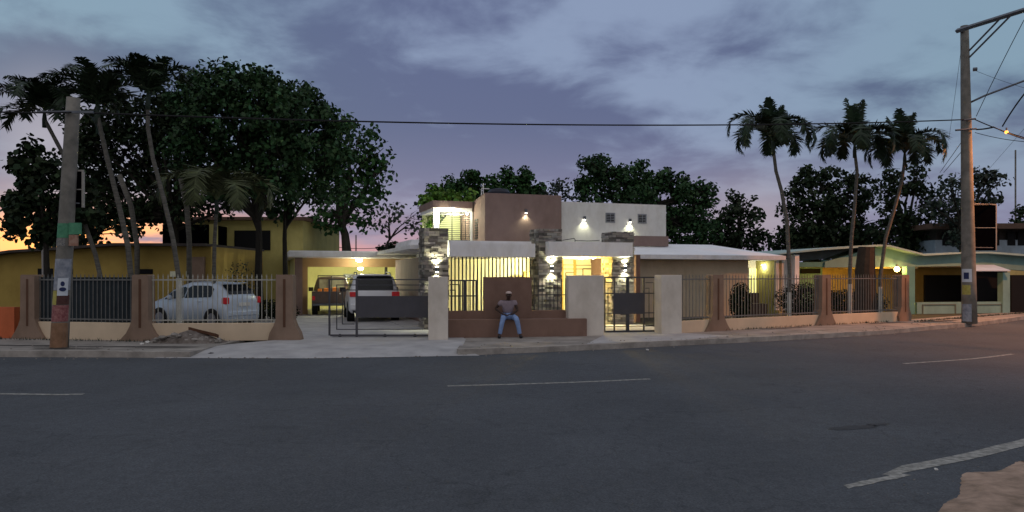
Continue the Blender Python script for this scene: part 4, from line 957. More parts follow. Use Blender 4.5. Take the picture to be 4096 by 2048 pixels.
tree('tree', 'airy dark tree with sky showing through right of the large tree', 44,
     [(1840,530,34),(1870,515,28),(1820,560,34),(1880,560,30),(1900,540,18),(1850,600,36),(1800,610,30),(1900,600,26),(1850,495,12),(1920,590,16),(1890,630,22),(1800,560,40),(1840,610,40),(1780,620,34)], [(1860, 580), (1860, 640)], leaf=.26, per=16, clump=.5, fill=.4, tr=.16)
tree('round_tree', 'broad black round tree behind the pair of left right-hand palms', 46,
     [(2010,475,34),(2060,450,30),(2100,460,34),(2150,470,34),(2000,530,40),(2060,520,45),(2120,530,48),(2170,510,36),(2020,580,40),(2090,590,50),(2160,590,46),(1970,590,26),(2000,620,26),(2060,630,24),(2130,630,26),(2030,440,20),(1950,610,20),(2050,600,50),(2120,610,44),(2180,600,40),(2010,620,30),(2190,630,30)],
     [(2080, 580), (2080, 640)], leaf=.26, per=28, clump=.5, fill=.35, tr=.25)
tree('tree', 'dark airy tree behind the rightmost palm', 44,
     [(2230,480,40),(2290,470,40),(2340,490,36),(2260,540,44),(2330,550,40),(2220,570,40),(2290,600,40),(2350,600,30),(2240,440,22),(2310,430,22),(2210,620,26),(2260,610,40),(2330,620,34)],
     [(2280, 570), (2280, 640)], leaf=.26, per=18, clump=.52, fill=.35, tr=.2, m=M_leaf)
tree('tree', 'airy grey green tree left of the black board by the tall pole', 40,
     [(2390,470,30),(2430,460,32),(2470,450,28),(2500,460,24),(2410,510,34),(2460,500,34),(2500,500,22),(2390,550,34),(2440,550,34),(2400,590,30),(2350,520,26),(2490,440,16)],
     [(2420, 560), (2420, 640)], leaf=.24, per=14, clump=.45, fill=.35, tr=.16, m=M_leafp)
tree('bush', 'dark bush at the right edge above the grey house', 50, [(2570,540,18),(2590,560,20),(2560,560,12),(2520,580,10,.5)], [(2575, 580), (2575, 600)], leaf=.25, per=14, clump=.4, cat='bush')
# low planting behind the fences
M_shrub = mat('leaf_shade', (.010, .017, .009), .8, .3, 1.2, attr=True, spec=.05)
def shrub(label, X, Y, h, w, m=M_shrub, n=2400, leaf=.09, name='garden_shrub'):
    t = thing(name, label, 'shrub', 'garden shrubs behind the fence')
    P = rng.normal(size=(n, 3)); P /= np.linalg.norm(P, axis=1)[:, None]; P *= rng.uniform(.5, 1.05, (n, 1)); q = P*np.array([w/2, w/3, h/2])+np.array([X, Y, h*.55])
    leaf_mesh(q, P+np.array([0, 0, .5]), leaf, rng.uniform(.7, 1.3, n), 'foliage', m, t); g = MB(); 
    for _ in range(4): g.tube([(X+random.uniform(-.05, .05), Y, 0), (X+random.uniform(-.3, .3)*w, Y+random.uniform(-.1, .1), h*.6)], [.02, .01], 5)
    g.build('stems', M_bark, t); return settle(t, 0, (X, Y, 0))
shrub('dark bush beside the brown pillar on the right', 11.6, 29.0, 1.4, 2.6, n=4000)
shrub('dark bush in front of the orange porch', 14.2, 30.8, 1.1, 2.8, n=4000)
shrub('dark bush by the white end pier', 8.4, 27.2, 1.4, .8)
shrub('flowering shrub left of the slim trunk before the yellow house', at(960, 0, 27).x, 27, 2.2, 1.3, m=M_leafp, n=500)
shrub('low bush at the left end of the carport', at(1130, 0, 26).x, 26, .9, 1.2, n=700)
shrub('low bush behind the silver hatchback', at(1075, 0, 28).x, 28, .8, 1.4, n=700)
# ------------------------------------------------------------------ palms
def frond(P, C, base, az, L, el0, droop, npair=26, wl=.34, tone=1.0):
    d = Vector((math.cos(az), math.sin(az), 0)); pts = []; el = el0; p = Vector(base); n = 16; st = L/n
    for i in range(n+1):
        pts.append(p.copy()); p = p+(d*math.cos(el)+Vector((0, 0, math.sin(el))))*st; el -= droop/n*(.45+1.3*i/n)
    side = Vector((-math.sin(az), math.cos(az), 0))
    for i in range(n):                              # midrib
        a, b = pts[i], pts[i+1]; w = .016*(1-i/n)+.004; k = len(P)
        P += [a-side*w, a+side*w, b+side*w, b-side*w]; C.append(((k, k+1, k+2, k+3), tone*1.3))
    for j in range(npair):
        f = .12+.88*j/npair; x = f*n; i = min(int(x), n-1); q = pts[i].lerp(pts[i+1], x-i); T = (pts[i+1]-pts[i]).normalized(); up = T.cross(side)*-1
        if up.z < 0 and abs(T.z) < .8: up = -up
        ll = wl*(math.sin(math.pi*min(1, .18+.82*f*.98))**.6)*random.uniform(.8, 1.1)+.06
        for s in (-1, 1):
            v = (side*s*random.uniform(.75, 1)+T*random.uniform(.5, .85)+up*random.uniform(-.05, .5)).normalized(); w = T*.028
            m_ = q+v*ll*.55+Vector((0, 0, -.02)); e = q+v*ll+Vector((0, 0, -.10*random.random()-.04)); k = len(P)
            P += [q-w, q+w, m_+w*1.1, m_-w*1.1, e]; tn = tone*random.uniform(.6, 1.4); C.append(((k, k+1, k+2, k+3), tn)); C.append(((k+3, k+2, k+4), tn))
def palm(label, path, Y, rt, fronds, wash=None, m=None, group=None, r=(.070, .052)):
    t = thing('palm_tree', label, 'palm tree', group); tp = [at(x*K, y*K, Y) for x, y in path]   # top -> low
    base = Vector((tp[-1].x, Y, -.02)); tp.append(base)
    fine = []
    for i in range(len(tp)-1):
        for k in range(5): fine.append(tp[i].lerp(tp[i+1], k/5))
    fine.append(base); n = len(fine)
    g = MB(); rr = [(r[1]+(r[0]-r[1])*(i/(n-1)))*(1+.06*(i % 2)) for i in range(n)]
    g.tube(fine, rr, 10); g.build('trunk', M_trunkp, t, smooth=True)
    if wash is not None:
        g = MB(); lo = [p for p in fine if p.z < wash]; lo = lo if len(lo) > 1 else fine[-2:]
        g.tube(lo, r[0]*1.12, 12, caps=False); g.build('limewash', M_limewash, t, smooth=True)
    top = fine[0]; g = MB(); g.tube([top-Vector((0, 0, .25)), top+Vector((0, 0, .0)), top+Vector((0, 0, .30))], [r[1]*1.25, r[1]*1.3, r[1]*.6], 10); g.build('crownshaft', M_leafp, t, smooth=True)
    P = []; C = []
    for f in fronds: frond(P, C, top+Vector((0, 0, .18)), *f)
    me = bpy.data.meshes.new('fronds'); me.from_pydata([tuple(p) for p in P], [], [c[0] for c in C]); me.update()
    buf = []
    for c in C: buf += [c[1], c[1], c[1], 1]*len(c[0])
    me.color_attributes.new('Col', 'FLOAT_COLOR', 'CORNER').data.foreach_set('color', np.array(buf, np.float32)); me.materials.append(m or M_palm)
    o = bpy.data.objects.new('fronds', me); COL.objects.link(o); o.parent = t; return settle(t, 0, (base.x, base.y, 0))
def ring(n, L, el, droop, ph=0, jl=.15, wl=.34, npair=26):
    return [(2*math.pi*(k+ph)/n+random.uniform(-.15, .15), L*random.uniform(1-jl, 1+jl), el+random.uniform(-.12, .12), droop*random.uniform(.9, 1.12), npair, wl) for k in range(n)]
PG = 'slender palms behind the right fence'; LG = 'slender palms behind the left fence'
palm('leftmost of the three tall palms on the right, with drooping crown', [(1945, 372), (1952, 430), (1966, 480), (1980, 560), (1986, 680)], 26.0, .1, ring(7, 2.35, 1.30, 3.5, .1, wl=.46, npair=72)+ring(4, 1.5, 1.42, .5, .5, wl=.40, npair=36)+ring(6, 2.1, 1.0, 3.3, .4, wl=.45, npair=68), wash=1.5, group=PG)
palm('middle and tallest of the three palms on the right', [(2150, 380), (2156, 430), (2150, 520), (2142, 600), (2138, 690)], 27.5, .1, ring(7, 2.35, 1.1, 3.1, .02, wl=.47, npair=72)+ring(4, 1.7, 1.5, .3, .5, wl=.42, npair=40)+ring(6, 2.1, .85, 3.0, .35, wl=.45, npair=68), wash=1.6, group=PG)
palm('rightmost of the three tall palms with a curved leaning trunk', [(2276, 400), (2270, 450), (2252, 520), (2228, 600), (2214, 700)], 28.5, .1, ring(7, 2.35, 1.05, 3.0, .0, wl=.47, npair=72)+ring(4, 1.8, 1.45, .4, .5, wl=.42, npair=40)+ring(6, 2.1, .8, 2.9, .45, wl=.45, npair=68), wash=1.6, group=PG)
palm('tall leaning palm with an upright crown against the sky', [(372, 255), (372, 320), (385, 400), (412, 500), (435, 600), (450, 700)], 21.5, .1, ring(7, 1.65, 1.2, 1.75, .1, wl=.46, npair=36)+ring(6, 1.3, 1.35, 1.1, .5, wl=.42, npair=34)+ring(5, 1.5, .95, 1.8, .35, wl=.42, npair=36), wash=1.75, group=LG)
palm('palm behind the pole whose crown merges with the dark trees', [(245, 290), (270, 400), (300, 520), (322, 620), (330, 700)], 21.8, .1, ring(8, 1.9, 1.1, 2.0, .1, wl=.5, npair=38)+ring(6, 1.5, 1.35, 1.1, .5, wl=.45, npair=34), wash=1.75, group=LG, r=(.085, .06))
palm('palm with long drooping fronds at the left edge', [(112, 300), (165, 400), (205, 540), (240, 640), (258, 720)], 22.2, .1, ring(8, 2.4, .95, 2.5, .0, wl=.50, npair=50)+ring(7, 1.5, 1.3, 1.4, .5, wl=.46, npair=36)+ring(5, 1.6, .5, 1.8, .3, wl=.45, npair=36), wash=1.7, group=LG)
palm('low palm with big pale arching fronds before the yellow house', [(545, 520), (540, 600), (538, 700)], 24.5, .1, ring(8, 2.9, 1.0, 2.9, .0, wl=.62, npair=70)+ring(4, 1.6, 1.2, 1.6, .5, wl=.5, npair=36), m=M_palmp, group=LG)
# more bare trunks
for i, (pth, Y_, lab) in enumerate((([(455, 450), (470, 520), (476, 600)], 27.5, 'faint bare trunk behind the tall leaning palm'), ([(300, 440), (330, 520), (345, 620)], 28.5, 'faint bare trunk left of the tall leaning palm'))):
    g = MB(); tp = [at(x*K, y*K, Y_) for x, y in pth]; g.tube(tp+[Vector((tp[-1].x, Y_, 0))], .10, 8); single('bare_trunk', g, M_trunkp, lab, 'tree trunk', smooth=True)
# big dead trunk stub on the right in front of the orange porch
g = MB(); tp = [at(2180*K, 622*K, 28.8), at(2176*K, 680*K, 28.8), at(2178*K, 760*K, 28.8)]; g.tube(tp+[Vector((tp[-1].x, 28.8, 0))], [.30, .36, .40, .46], 12); single('dead_trunk', g, mat('brown_bark', (.05, .035, .025), .95, .3, 4, bump=1), 'thick cut trunk in front of the orange lit porch', 'tree trunk')
# ================================================================== VEHICLES
def loft(st, n_=3):
    rows_ = []
    for i in range(len(st)-1):
        for k in range(n_):
            f = k/n_; rows_.append([a+(b-a)*f for a, b in zip(st[i], st[i+1])])
    rows_.append(list(st[-1])); return rows_
def sec(s):
    x, zb, zl, zt, wl, wb, wr = s; zm = (zb+zl)*.52
    return [(0, zb), (wl*.9, zb), (wl*.99, zb+.10), (wl*1.01, zm), (wb, zl), (wr+.02, zt-.07), (wr*.86, zt-.005), (0, zt+.015)]
def body(mb, st):
    R_ = [(s[0], sec(s)) for s in loft(st)]; n = 8; rows_ = []
    for x, q in R_:
        rows_.append([(x, y, z) for y, z in q]+[(x, -y, z) for y, z in reversed(q[1:-1])])
    m = len(rows_[0]); vs = [p for r in rows_ for p in r]; fs = []
    for i in range(len(rows_)-1):
        for k in range(m): fs.append((i*m+k, i*m+(k+1) % m, (i+1)*m+(k+1) % m, (i+1)*m+k))
    fs += [tuple(range(m)), tuple(range(len(vs)-1, len(vs)-m-1, -1))]
    mb.add(vs, fs)
def lerp_st(st, x):
    for a, b in zip(st, st[1:]):
        if min(a[0], b[0]) <= x <= max(a[0], b[0]):
            f = (x-a[0])/(b[0]-a[0]) if b[0] != a[0] else 0; return [p+(q-p)*f for p, q in zip(a, b)]
    return st[0] if abs(x-st[0][0]) < abs(x-st[-1][0]) else st[-1]
def side_glass(mb, st, x0, x1, s, t0=.08, t1=.9, off_=.014):
    n = 8; vs = []
    for i in range(n+1):
        x = x0+(x1-x0)*i/n; S_ = lerp_st(st, x); q = sec(S_); (yb, zb), (yt, zt) = q[4], q[5]
        e = min(1, i/1.0, (n-i)/1.0); tt = t1 if 0 < i < n else t1*.8
        for t_ in (t0, tt): vs.append((x, s*(yb+(yt-yb)*t_+off_), zb+(zt-zb)*t_))
    mb.add(vs, [(2*i, 2*i+1, 2*i+3, 2*i+2) for i in range(n)])
def top_glass(mb, st, x0, x1, f=.84, off_=.012):
    n = 4; vs = []
    for i in range(n+1):
        x = x0+(x1-x0)*i/n; S_ = lerp_st(st, x); sg = -1 if x < 0 else 1
        for s in (-1, 1): vs.append((x+sg*off_, s*S_[6]*f, S_[3]+off_))
    mb.add(vs, [(2*i, 2*i+1, 2*i+3, 2*i+2) for i in range(n)])
def wheel(x, y, r, w, t, M_r=None):
    s = 1 if y > 0 else -1; g = MB(); g.tube([(x, y-s*w, r), (x, y-s*.01, r), (x, y, r)], [r, r, r*.92], 22); ty = g.build('tyre', M_tyre, t, smooth=False)
    g = MB(); g.tube([(x, y-s*.02, r), (x, y+s*.012, r)], r*.62, 16)
    for k in range(5):
        a = 2*math.pi*k/5; g.box(x+r*.35*math.cos(a)-.03, x+r*.35*math.cos(a)+.03, min(y, y+s*.02), max(y, y+s*.02), r+r*.35*math.sin(a)-.03, r+r*.35*math.sin(a)+.03)
    g.build('rim', M_r or M_rim, ty)
def arch(x, y, r, t):
    s = 1 if y > 0 else -1; g = MB(); n = 14; vs = []
    for k in range(n+1):
        a = math.pi*k/n; 
        for rr in (0.2, r): vs.append((x+rr*math.cos(a), y, .30+rr*math.sin(a)))
    g.add(vs, [(2*k, 2*k+1, 2*k+3, 2*k+2) for k in range(n)]); g.build('wheel_arch', M_plast, t)
def place(t, loc, heading):
    for c in allch(t): pass
    t.location = loc; t.rotation_euler = (0, 0, heading); return t
# silver hatchback, seen from its left rear corner... its near side is the driver's left when heading left
HB = [(-1.87,.36,.60,.66,.66,.68,.60),(-1.83,.24,.90,.97,.77,.76,.66),(-1.78,.2,.98,1.08,.82,.80,.64),(-1.62,.2,1.0,1.25,.84,.82,.60),(-1.32,.2,1.0,1.45,.84,.83,.57),(-.9,.2,.98,1.52,.85,.84,.56),(0,.2,.95,1.52,.85,.84,.57),(.45,.2,.93,1.42,.85,.84,.56),(.85,.2,.92,1.26,.85,.83,.58),(1.22,.2,.90,1.00,.84,.82,.68),(1.55,.22,.84,.90,.82,.78,.70),(1.78,.25,.70,.76,.74,.70,.64),(1.87,.36,.55,.6,.62,.62,.56)]
t = thing('parked_car', 'silver hatchback parked in the yard behind the left barred fence', 'car', 'cars in the front yard')
g = MB(); body(g, HB); g.build('body', M_cars, t, smooth=True)
for s in (-1, 1):
    g = MB(); side_glass(g, HB, -1.18, .0, s); g.build('side_window', M_glass, t)
    g = MB(); side_glass(g, HB, .06, .98, s); g.build('side_window', M_glass, t)
    g = MB(); g.box(-1.86, -1.66, min(s*.66, s*.835), max(s*.66, s*.835), .80, 1.02); g.build('tail_light', M_red, t, bevel=.03)
    g = MB(); g.sphere((.62, s*.93, 1.0), .11, sx=.6, sy=1, sz=.8); g.build('mirror', M_cars, t, smooth=True)
    g = MB(); g.box(-.75, -.58, min(s*.85, s*.875), max(s*.85, s*.875), .86, .89); g.box(.2, .37, min(s*.85, s*.875), max(s*.85, s*.875), .83, .86); g.build('door_handle', M_cars, t)
    for x in (-1.25, 1.18): arch(x, s*.862, .36, t); wheel(x, s*.865, .31, .19, t)
g = MB(); top_glass(g, HB, -1.36, -1.76, .95, .015); g.build('rear_window', M_glass, t)
g = MB(); top_glass(g, HB, .52, 1.15); g.build('windscreen', M_glass, t)
g = MB(); g.box(-1.895, -1.875, -.26, .26, .72, .84); g.build('number_plate', M_grey, t)
g = MB(); g.box(-1.90, -1.80, -.70, .70, .40, .56); g.build('bumper', M_cars, t, bevel=.03)
g = MB(); g.box(-1.50, -1.38, -.50, .50, 1.47, 1.50); g.build('spoiler', M_cars, t, bevel=.01)
t.scale = (.95, .97, 1.0); place(t, (-10.55, 25.3, 0), math.pi-R(23))
# white suv seen from behind
SV = [(-2.35,.45,.72,.80,.80,.80,.72),(-2.30,.36,1.05,1.12,.90,.86,.74),(-2.2,.34,1.12,1.35,.93,.89,.74),(-2.05,.34,1.13,1.66,.94,.90,.70),(-1.85,.34,1.13,1.74,.94,.91,.70),(-.8,.34,1.12,1.78,.95,.91,.71),(.3,.34,1.1,1.76,.95,.91,.71),(.7,.34,1.1,1.6,.95,.9,.70),(1.1,.34,1.08,1.22,.94,.88,.76),(1.8,.36,1.0,1.08,.92,.86,.76),(2.25,.42,.85,.9,.84,.78,.7),(2.35,.5,.7,.75,.72,.7,.62)]
t = thing('parked_suv', 'white sport utility car seen from behind at the carport entrance', 'car', 'cars in the front yard')
g = MB(); body(g, SV); g.build('body', M_carw, t, smooth=True)
g = MB(); top_glass(g, SV, -2.02, -2.27, .92, .02); g.build('rear_window', M_glass, t)
for s in (-1, 1):
    g = MB(); side_glass(g, SV, -1.8, -.8, s); side_glass(g, SV, -.74, .2, s); g.build('side_window', M_glass, t)
    g = MB(); g.box(-2.36, -2.15, min(s*.62, s*.905), max(s*.62, s*.905), .95, 1.13); g.build('tail_light', M_red, t, bevel=.02)
    g = MB(); g.box(.45, .6, min(s*.93, s*1.17), max(s*.93, s*1.17), 1.08, 1.26); g.build('mirror', M_plast, t, bevel=.03)
    g = MB(); g.tube([(-1.8, s*.62, 1.76), (-1.6, s*.62, 1.84), (.0, s*.62, 1.86), (.2, s*.62, 1.78)], .02, 6); g.build('roof_rail', M_galv, t)
    for x in (-1.45, 1.4): arch(x, s*.962, .46, t); wheel(x, s*.965, .38, .26, t)
g = MB(); g.box(-2.40, -2.25, -.88, .88, .45, .70); g.build('bumper', M_carw, t, bevel=.05)
g = MB(); g.box(-2.38, -2.2, -.80, .80, .36, .449); g.build('lower_bumper', M_plast, t)
g = MB(); g.box(-2.375, -2.345, -.26, .26, .80, .92); g.build('number_plate', M_grey, t)
g = MB(); g.box(-2.12, -1.88, -.62, .62, 1.72, 1.77); g.build('spoiler', M_carw, t, bevel=.015)
c = gp(1500, 1290); hv = R(90+15)
place(t, (c.x+math.cos(hv)*2.4, c.y+math.sin(hv)*2.4, 0), hv)
# old pickup in the carport
t = thing('pickup_truck', 'old dark brown pickup truck with orange cargo under the carport', 'pickup', 'cars in the front yard')
CB = [(-.55,.42,1.05,1.62,.82,.80,.62),(-.4,.42,1.05,1.68,.82,.81,.62),(.2,.42,1.04,1.68,.83,.82,.62),(.6,.42,1.03,1.5,.83,.82,.62),(1.0,.42,1.0,1.12,.83,.8,.70),(2.0,.42,.95,1.02,.82,.78,.7),(2.3,.5,.8,.85,.76,.7,.62)]
g = MB(); body(g, CB); g.build('cab', M_carb, t, smooth=True)
g = MB(); g.box(-2.3, -.57, .72, .82, .50, 1.04); g.box(-2.3, -.57, -.82, -.72, .50, 1.04); g.box(-2.3, -.57, -.72, .72, .50, .56); g.box(-.64, -.57, -.72, .72, .56, 1.04); g.build('bed', M_carb, t)
g = MB(); g.box(-2.35, -2.301, -.80, .80, .52, 1.04); tg = g.build('tailgate', M_carb, t, bevel=.02)
g = MB(); g.box(-2.358, -2.352, -.40, -.34, .92, .97); g.build('badge', M_grey, tg)
g = MB(); g.box(-.566, -.56, -.55, .55, 1.14, 1.55); g.build('rear_window', mat('window_seen_through', (.28, .28, .20), .2, .3, 3), t)
g = MB()
for y in (-.60, 0, .60): g.tube([(-.75, y, 1.0), (-.75, y, 1.72)], .02, 6)
g.tube([(-.75, -.62, 1.72), (-.75, .62, 1.72)], .022, 6); g.build('rack', M_iron, t)
for s in (-1, 1):
    g = MB(); g.box(-2.36, -2.30, min(s*.68, s*.80), max(s*.68, s*.80), .66, .84); g.build('tail_light', M_red, t)
    g = MB(); g.box(.35, .5, min(s*.85, s*1.06), max(s*.85, s*1.06), 1.0, 1.18); g.build('mirror', M_plast, t)
    g = MB(); side_glass(g, CB, -.35, .75, s); g.build('side_window', M_glass, t)
    for x in (-1.5, 1.45): wheel(x, s*.83, .36, .24, t)
g = MB(); g.box(-2.48, -2.38, -.78, .78, .42, .52); g.build('bumper', M_galv, t, bevel=.02)
c = gp(1325, 1262); hv = R(90+13)
pick = place(t, (c.x+math.cos(hv)*2.4, c.y+math.sin(hv)*2.4, 0), hv)
t2 = thing('orange_crates', 'orange load lying in the bed of the brown pickup', 'cargo')
for k, (y, w, h) in enumerate(((-.45, .22, .12), (-.15, .2, .16), (.2, .24, .13), (.5, .16, .10))):
    g = MB(); g.box(-1.9, -1.3, y-w/2, y+w/2, .562, 1.04+h); g.build('crate', M_amber, t2, bevel=.02)
place(t2, pick.location, hv)
# ================================================================== RUBBLE, STONES
t = thing('rubble_pile', 'heap of soil, broken concrete and an old board on the left pavement', 'rubble pile')
g = MB(); c = gp(760, 1368)
n = 26; vs = []; fs = []
for i in range(n):
    for j in range(12):
        x = -1.0+2.0*i/(n-1); y = -.38+.76*j/11; e = max(0, 1-(x/1.0)**2-(y/.38)**2); z = .30*e**.7*(.75+.25*math.sin(5*x+1))+random.uniform(0, .035)*(e > 0)
        vs.append((c.x+x, c.y-.1+y, z-.01*(e == 0)))
for i in range(n-1):
    for j in range(11): a = i*12+j; fs.append((a, a+12, a+13, a+1))
g.add(vs, fs); g.build('soil', mat('heap_soil', (.07, .055, .045), .95, scale=6, col2=(.22, .19, .17), bump=1), t)
def rock(cx, cy, cz, r, m, name, parent=None):
    g = MB(); g.sphere((cx, cy, cz), r, sx=random.uniform(.8, 1.5), sy=random.uniform(.7, 1.1), sz=random.uniform(.45, .8), n=7); g.v = [tuple(np.array(v)+rng.uniform(-.18, .18, 3)*r) for v in g.v]; return g.build(name, m, parent)
for k in range(80): 
    x = random.uniform(-.9, .9); rock(c.x+x, c.y-.1-random.uniform(0, .3), max(.02, .24*(1-x*x)*random.uniform(.3, 1)), random.uniform(.02, .085), M_rub, 'rubble_chunk', t)
g = MB(); g.add([(c.x+.0, c.y-.1, .32), (c.x+.78, c.y-.22, .16), (c.x+.80, c.y-.12, .12), (c.x+.02, c.y+.02, .30), (c.x+.0, c.y-.1, .40), (c.x+.76, c.y-.22, .24), (c.x+.80, c.y-.12, .20), (c.x+.02, c.y+.02, .38)], [(0,3,2,1),(4,5,6,7),(0,1,5,4),(1,2,6,5),(2,3,7,6),(3,0,4,7)]); g.build('board', M_timber, t)
settle(t)
for k, (px, py, r, lab) in enumerate(((590, 1372, .05, 'pale stone left of the rubble heap'), (568, 1378, .04, 'small pale stone nearest the forked brown pillar'), (610, 1366, .035, 'small stone touching the rubble heap'), (843, 1424, .07, 'dark stone lying at the road edge'), (2590, 1402, .04, 'pale scrap of rubbish at the kerb'), (3745, 1880, .02, 'tiny white pebble on the near road shoulder'))):
    z_ = 0 if py < 1400 else -.13; p = gp(px, py, z_); o = rock(p.x, p.y, p.z+r*.4, r, M_shoe if 'dark' in lab else M_grey, 'stone'); tag(o, lab, 'stone', 'loose stones'); settle(o)
# dirt, weeds and sand along the kerb
t = MB(); pts = []
def tufts(xs, line, dv, n, label):
    P = []; 
    for _ in range(n):
        x = random.uniform(*xs); y = float(np.interp(x, [p[0] for p in line], [p[1] for p in line]))+dv+random.gauss(0, .06); h = random.uniform(.03, .10); a = random.uniform(0, 6.28); P.append((x, y, h, a))
    g = MB()
    for x, y, h, a in P: 
        dx, dy = math.cos(a)*.012, math.sin(a)*.012; g.add([(x-dx, y-dy, 0), (x+dx, y+dy, 0), (x+dx*2+random.uniform(-.04, .04), y+random.uniform(-.03, .03), h)], [(0,1,2)])
    o = g.build('weeds', M_leafp); o['kind'] = 'stuff'; o['label'] = label; o['category'] = 'weeds'
tufts((-20, -7.5), FENCE, -.35, 500, 'weeds growing along the foot of the left fence')
tufts((15, 26), FENCE, -.7, 900, 'weeds growing along the foot of the turquoise house wall')
tufts((6.5, 14), FENCE, -.2, 300, 'weeds growing along the foot of the right fence')
def patches(label, items, m):
    for (x, y, rx, ry, a) in items:
        g = MB(); n = 22; vs = []
        for i in range(n):
            t_ = 2*math.pi*i/n; r_ = 1+random.uniform(-.22, .22); u, v = rx*r_*math.cos(t_), ry*r_*math.sin(t_); vs.append((x+u*math.cos(a)-v*math.sin(a), y+u*math.sin(a)+v*math.cos(a), .0045))
        g.add(vs, [tuple(range(n))]); struct('dirt_patch', g, m)
for cx_, cy_, rx_, ry_, an in ((4.2, 9.1, .34, .10, .3), (4.62, 9.3, .16, .07, .3)):
    g = MB(); vs = []
    for i in range(26):
        t_ = 2*math.pi*i/26; q = 1+random.uniform(-.25, .25); u, v = rx_*q*math.cos(t_), ry_*q*math.sin(t_); vs.append((cx_+u*math.cos(an)-v*math.sin(an), cy_+u*math.sin(an)+v*math.cos(an), -.1265))
    g.add(vs, [tuple(range(26))]); struct('road_stain', g, mat('oil_stain', (.040, .042, .047), .75, .3, 20, bump=.5))
M_dp = mat('dark_dirt', (.05, .045, .042), .95, .3, 5)
patches('', [(-9.6, 18.0, 1.9, .12, .02), (-12.5, 18.35, 1.6, .10, -.03), (-10.6, 17.5, .8, .12, 0), (-8.3, 17.75, .7, .08, .05), (9.0, 24.3, 1.2, .10, .5), (13.6, 26.9, 1.1, .16, .5), (16.2, 28.0, 1.2, .2, .55), (18.2, 29.8, .9, .2, .6)], M_dp)
g = MB()
for _ in range(420):
    if random.random() < .8: x = random.uniform(-17, 20); L_, d_ = KL, random.choice((-.10, -.25, .25, .5, 1.0))
    else: x = random.uniform(3.2, 12); L_, d_ = NL, -random.uniform(.05, .5)
    y = float(np.interp(x, [p[0] for p in L_], [p[1] for p in L_]))+d_+random.gauss(0, .12); z_ = -.128 if (d_ < 0) else .003
    if -8 < x < -1: z_ = -.125; y = min(y, float(np.interp(x, [p[0] for p in KL], [p[1] for p in KL]))-.05)
    q = random.uniform(.008, .026) if d_ > -.04 or L_ is KL else random.uniform(.003, .009); g.sphere((x, y, z_+q*.3), q, sx=random.uniform(.8, 1.6), sz=.6, n=5)
o = g.build('gravel', M_rub); o['kind'] = 'stuff'; o['label'] = 'loose grit along the road edges'; o['category'] = 'gravel'
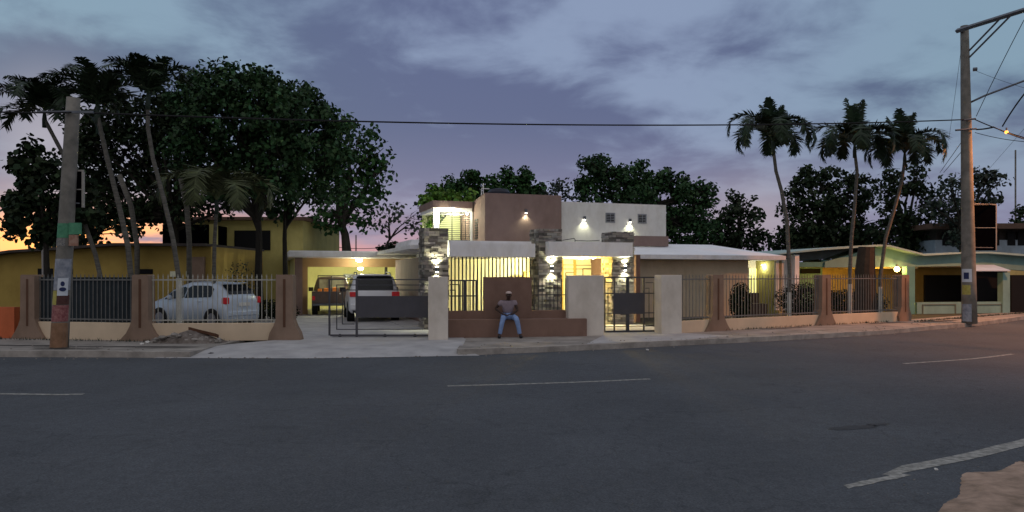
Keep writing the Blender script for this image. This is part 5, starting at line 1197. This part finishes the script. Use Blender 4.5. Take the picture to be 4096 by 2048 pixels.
# ================================================================== THE SEATED MAN
def person():
    t = thing('person', 'man in a light cap, grey shirt and pale blue jeans sitting on the brown bench', 'person')
    def skin(name, m, verts, edges, root=0, sub=2):
        me = bpy.data.meshes.new(name); me.from_pydata([v[:3] for v in verts], edges, []); me.update(); me.materials.append(m)
        o = bpy.data.objects.new(name, me); COL.objects.link(o); o.parent = t
        s = o.modifiers.new('skin', 'SKIN'); s.use_smooth_shade = True
        sv = me.skin_vertices[0].data if me.skin_vertices else None
        if sv is None:
            bm = bmesh.new(); bm.from_mesh(me); bm.verts.layers.skin.verify(); bm.to_mesh(me); bm.free(); sv = me.skin_vertices[0].data
        for i, v in enumerate(verts):
            rr = v[3] if isinstance(v[3], tuple) else (v[3], v[3]); sv[i].radius = rr; sv[i].use_root = (i == root)
        ss_ = o.modifiers.new('sub', 'SUBSURF'); ss_.levels = sub; ss_.render_levels = sub; return o
    V = []; E = []
    def v(x, y, z, r, p=None): V.append((x, y, z, r)); i = len(V)-1; (p is not None) and E.append((p, i)); return i
    pel = v(0, .02, .60, (.14, .11)); sp1 = v(0, -.01, .76, (.12, .095), pel); ch = v(0, -.04, .92, (.14, .10), sp1); nb = v(.0, -.06, 1.02, (.07, .06), ch); nk = v(.01, -.085, 1.075, .050, nb)
    h1 = v(.012, -.10, 1.13, (.066, .075), nk); h2 = v(.014, -.10, 1.19, (.074, .092), h1); h3 = v(.014, -.09, 1.25, (.062, .078), h2)
    for s, kx, ky, kz, fx in ((-1, -.17, -.43, .53, -.27), (1, .19, -.43, .53, .29)):
        hp = v(s*.10, .0, .575, .085, pel); kn = v(kx, ky, kz, .058, hp); an = v(fx, -.43, .12, .038, kn); v(fx+s*.02, -.52, .05, .035, an)
    # arms: image-left elbow out with the hand on the thigh, image-right forearm across the lap
    def arm(s, el, wr, hd, fd):
        sh = v(s*.185, -.04, .985, .055, ch); e = v(*el, .040, sh); w = v(*wr, .026, e); pm = v(*hd, (.036, .016), w)
        d = Vector(fd).normalized(); side = d.cross(Vector((0, 0, 1))).normalized()
        for k, (o_, L_) in enumerate(((-.026, .055), (-.009, .066), (.009, .062), (.026, .048))):
            b_ = Vector(hd)+d*.035+side*o_; m_ = b_+d*L_*.6+Vector((0, 0, -.004)); e_ = m_+d*L_*.5+Vector((0, 0, -.022)); i = v(*b_, .009, pm); j = v(*m_, .0085, i); v(*e_, .007, j)
        b_ = Vector(hd)-side*s*.035; i = v(*b_, .011, pm); v(*(b_+d*.045-side*s*.015), .009, i)
    arm(-1, (-.36, -.03, .80), (-.18, -.24, .665), (-.12, -.29, .645), (.6, -.6, -.1))
    arm(1, (.265, -.10, .76), (.10, -.28, .665), (.045, -.31, .655), (-.8, -.35, -.1))
    skin('body', M_skin, V, E)
    def cloth(name, m, vv, ee, **k): return skin(name, m, vv, ee, **k)
    cloth('shirt', M_shirt, [(0, .01, .64, (.165, .125)), (0, -.01, .78, (.155, .12)), (0, -.04, .93, (.175, .125)), (0, -.055, 1.0, (.10, .08)), (-.20, -.04, .975, .078), (-.29, -.035, .885, .066), (.20, -.04, .975, .078), (.245, -.065, .875, .066), (0, -.065, 1.03, (.062, .055))],
          [(0,1),(1,2),(2,3),(2,4),(4,5),(2,6),(6,7),(3,8)])
    cloth('trousers', M_jean, [(0, .02, .595, (.17, .10)), (-.10, -.02, .59, .098), (-.175, -.43, .545, .078), (-.26, -.435, .15, .060), (.10, -.02, .59, .098), (.195, -.43, .545, .078), (.28, -.435, .15, .060), (-.225, -.45, .35, .068), (.245, -.45, .35, .068), (-.27, -.435, .10, .062), (.292, -.435, .10, .062)],
          [(0,1),(1,2),(2,7),(7,3),(3,9),(0,4),(4,5),(5,8),(8,6),(6,10)])
    g = MB(); g.sphere((.014, -.09, 1.235), .098, sx=.93, sy=1.1, sz=.62, n=16); g.v = [(a, b, max(c, 1.228)) for a, b, c in g.v]
    cp = g.build('cap', M_cap, t, smooth=True)
    g = MB(); g.add([(.014+.07*math.cos(a), -.16+(-.085)*math.sin(a), 1.228+.004*math.sin(a)) for a in np.linspace(0, math.pi, 9)]+[(.014+.07*math.cos(a), -.16+(-.085)*math.sin(a), 1.236) for a in np.linspace(0, math.pi, 9)], [tuple(range(9)), tuple(range(17, 8, -1))]+[(i, i+1, i+10, i+9) for i in range(8)]); g.build('visor', M_cap, cp)
    g = MB(); g.sphere((.014, -.205, 1.165), .016, sy=1.3, sz=1.5, n=8); g.sphere((-.062, -.10, 1.17), .018, sx=.5, sz=1.5, n=8); g.sphere((.09, -.10, 1.17), .018, sx=.5, sz=1.5, n=8); g.build('nose_and_ears', M_skin, t, smooth=True)
    g = MB(); g.sphere((-.016, -.188, 1.185), .010, n=8); g.sphere((.044, -.188, 1.185), .010, n=8); g.build('eyes', mat('eye_white', (.3, .27, .25), .3), t, smooth=True)
    g = MB(); g.sphere((.014, -.186, 1.128), .022, sy=.4, sz=.28, n=8); g.build('mouth', mat('lips', (.06, .02, .02), .5), t, smooth=True)
    for fx, s in ((-.275, -1), (.30, 1)):
        g = MB(); g.sphere((fx+s*.012, -.50, .045), .058, sx=.85, sy=2.3, sz=.85, n=12); g.v = [(a, b, max(c, .004)) for a, b, c in g.v]; g.build('shoe', M_shoe, t, smooth=True)
    return t
pm = person()
fu = BF.u(2034, .0); zz = BF.z(2034, 1277, 0)
pp_ = BF.W(fu, .12, zz-.505); pm.location = (pp_.x, pp_.y, max(0, pp_.z)); pm.rotation_euler = (0, 0, BF.a-.05)
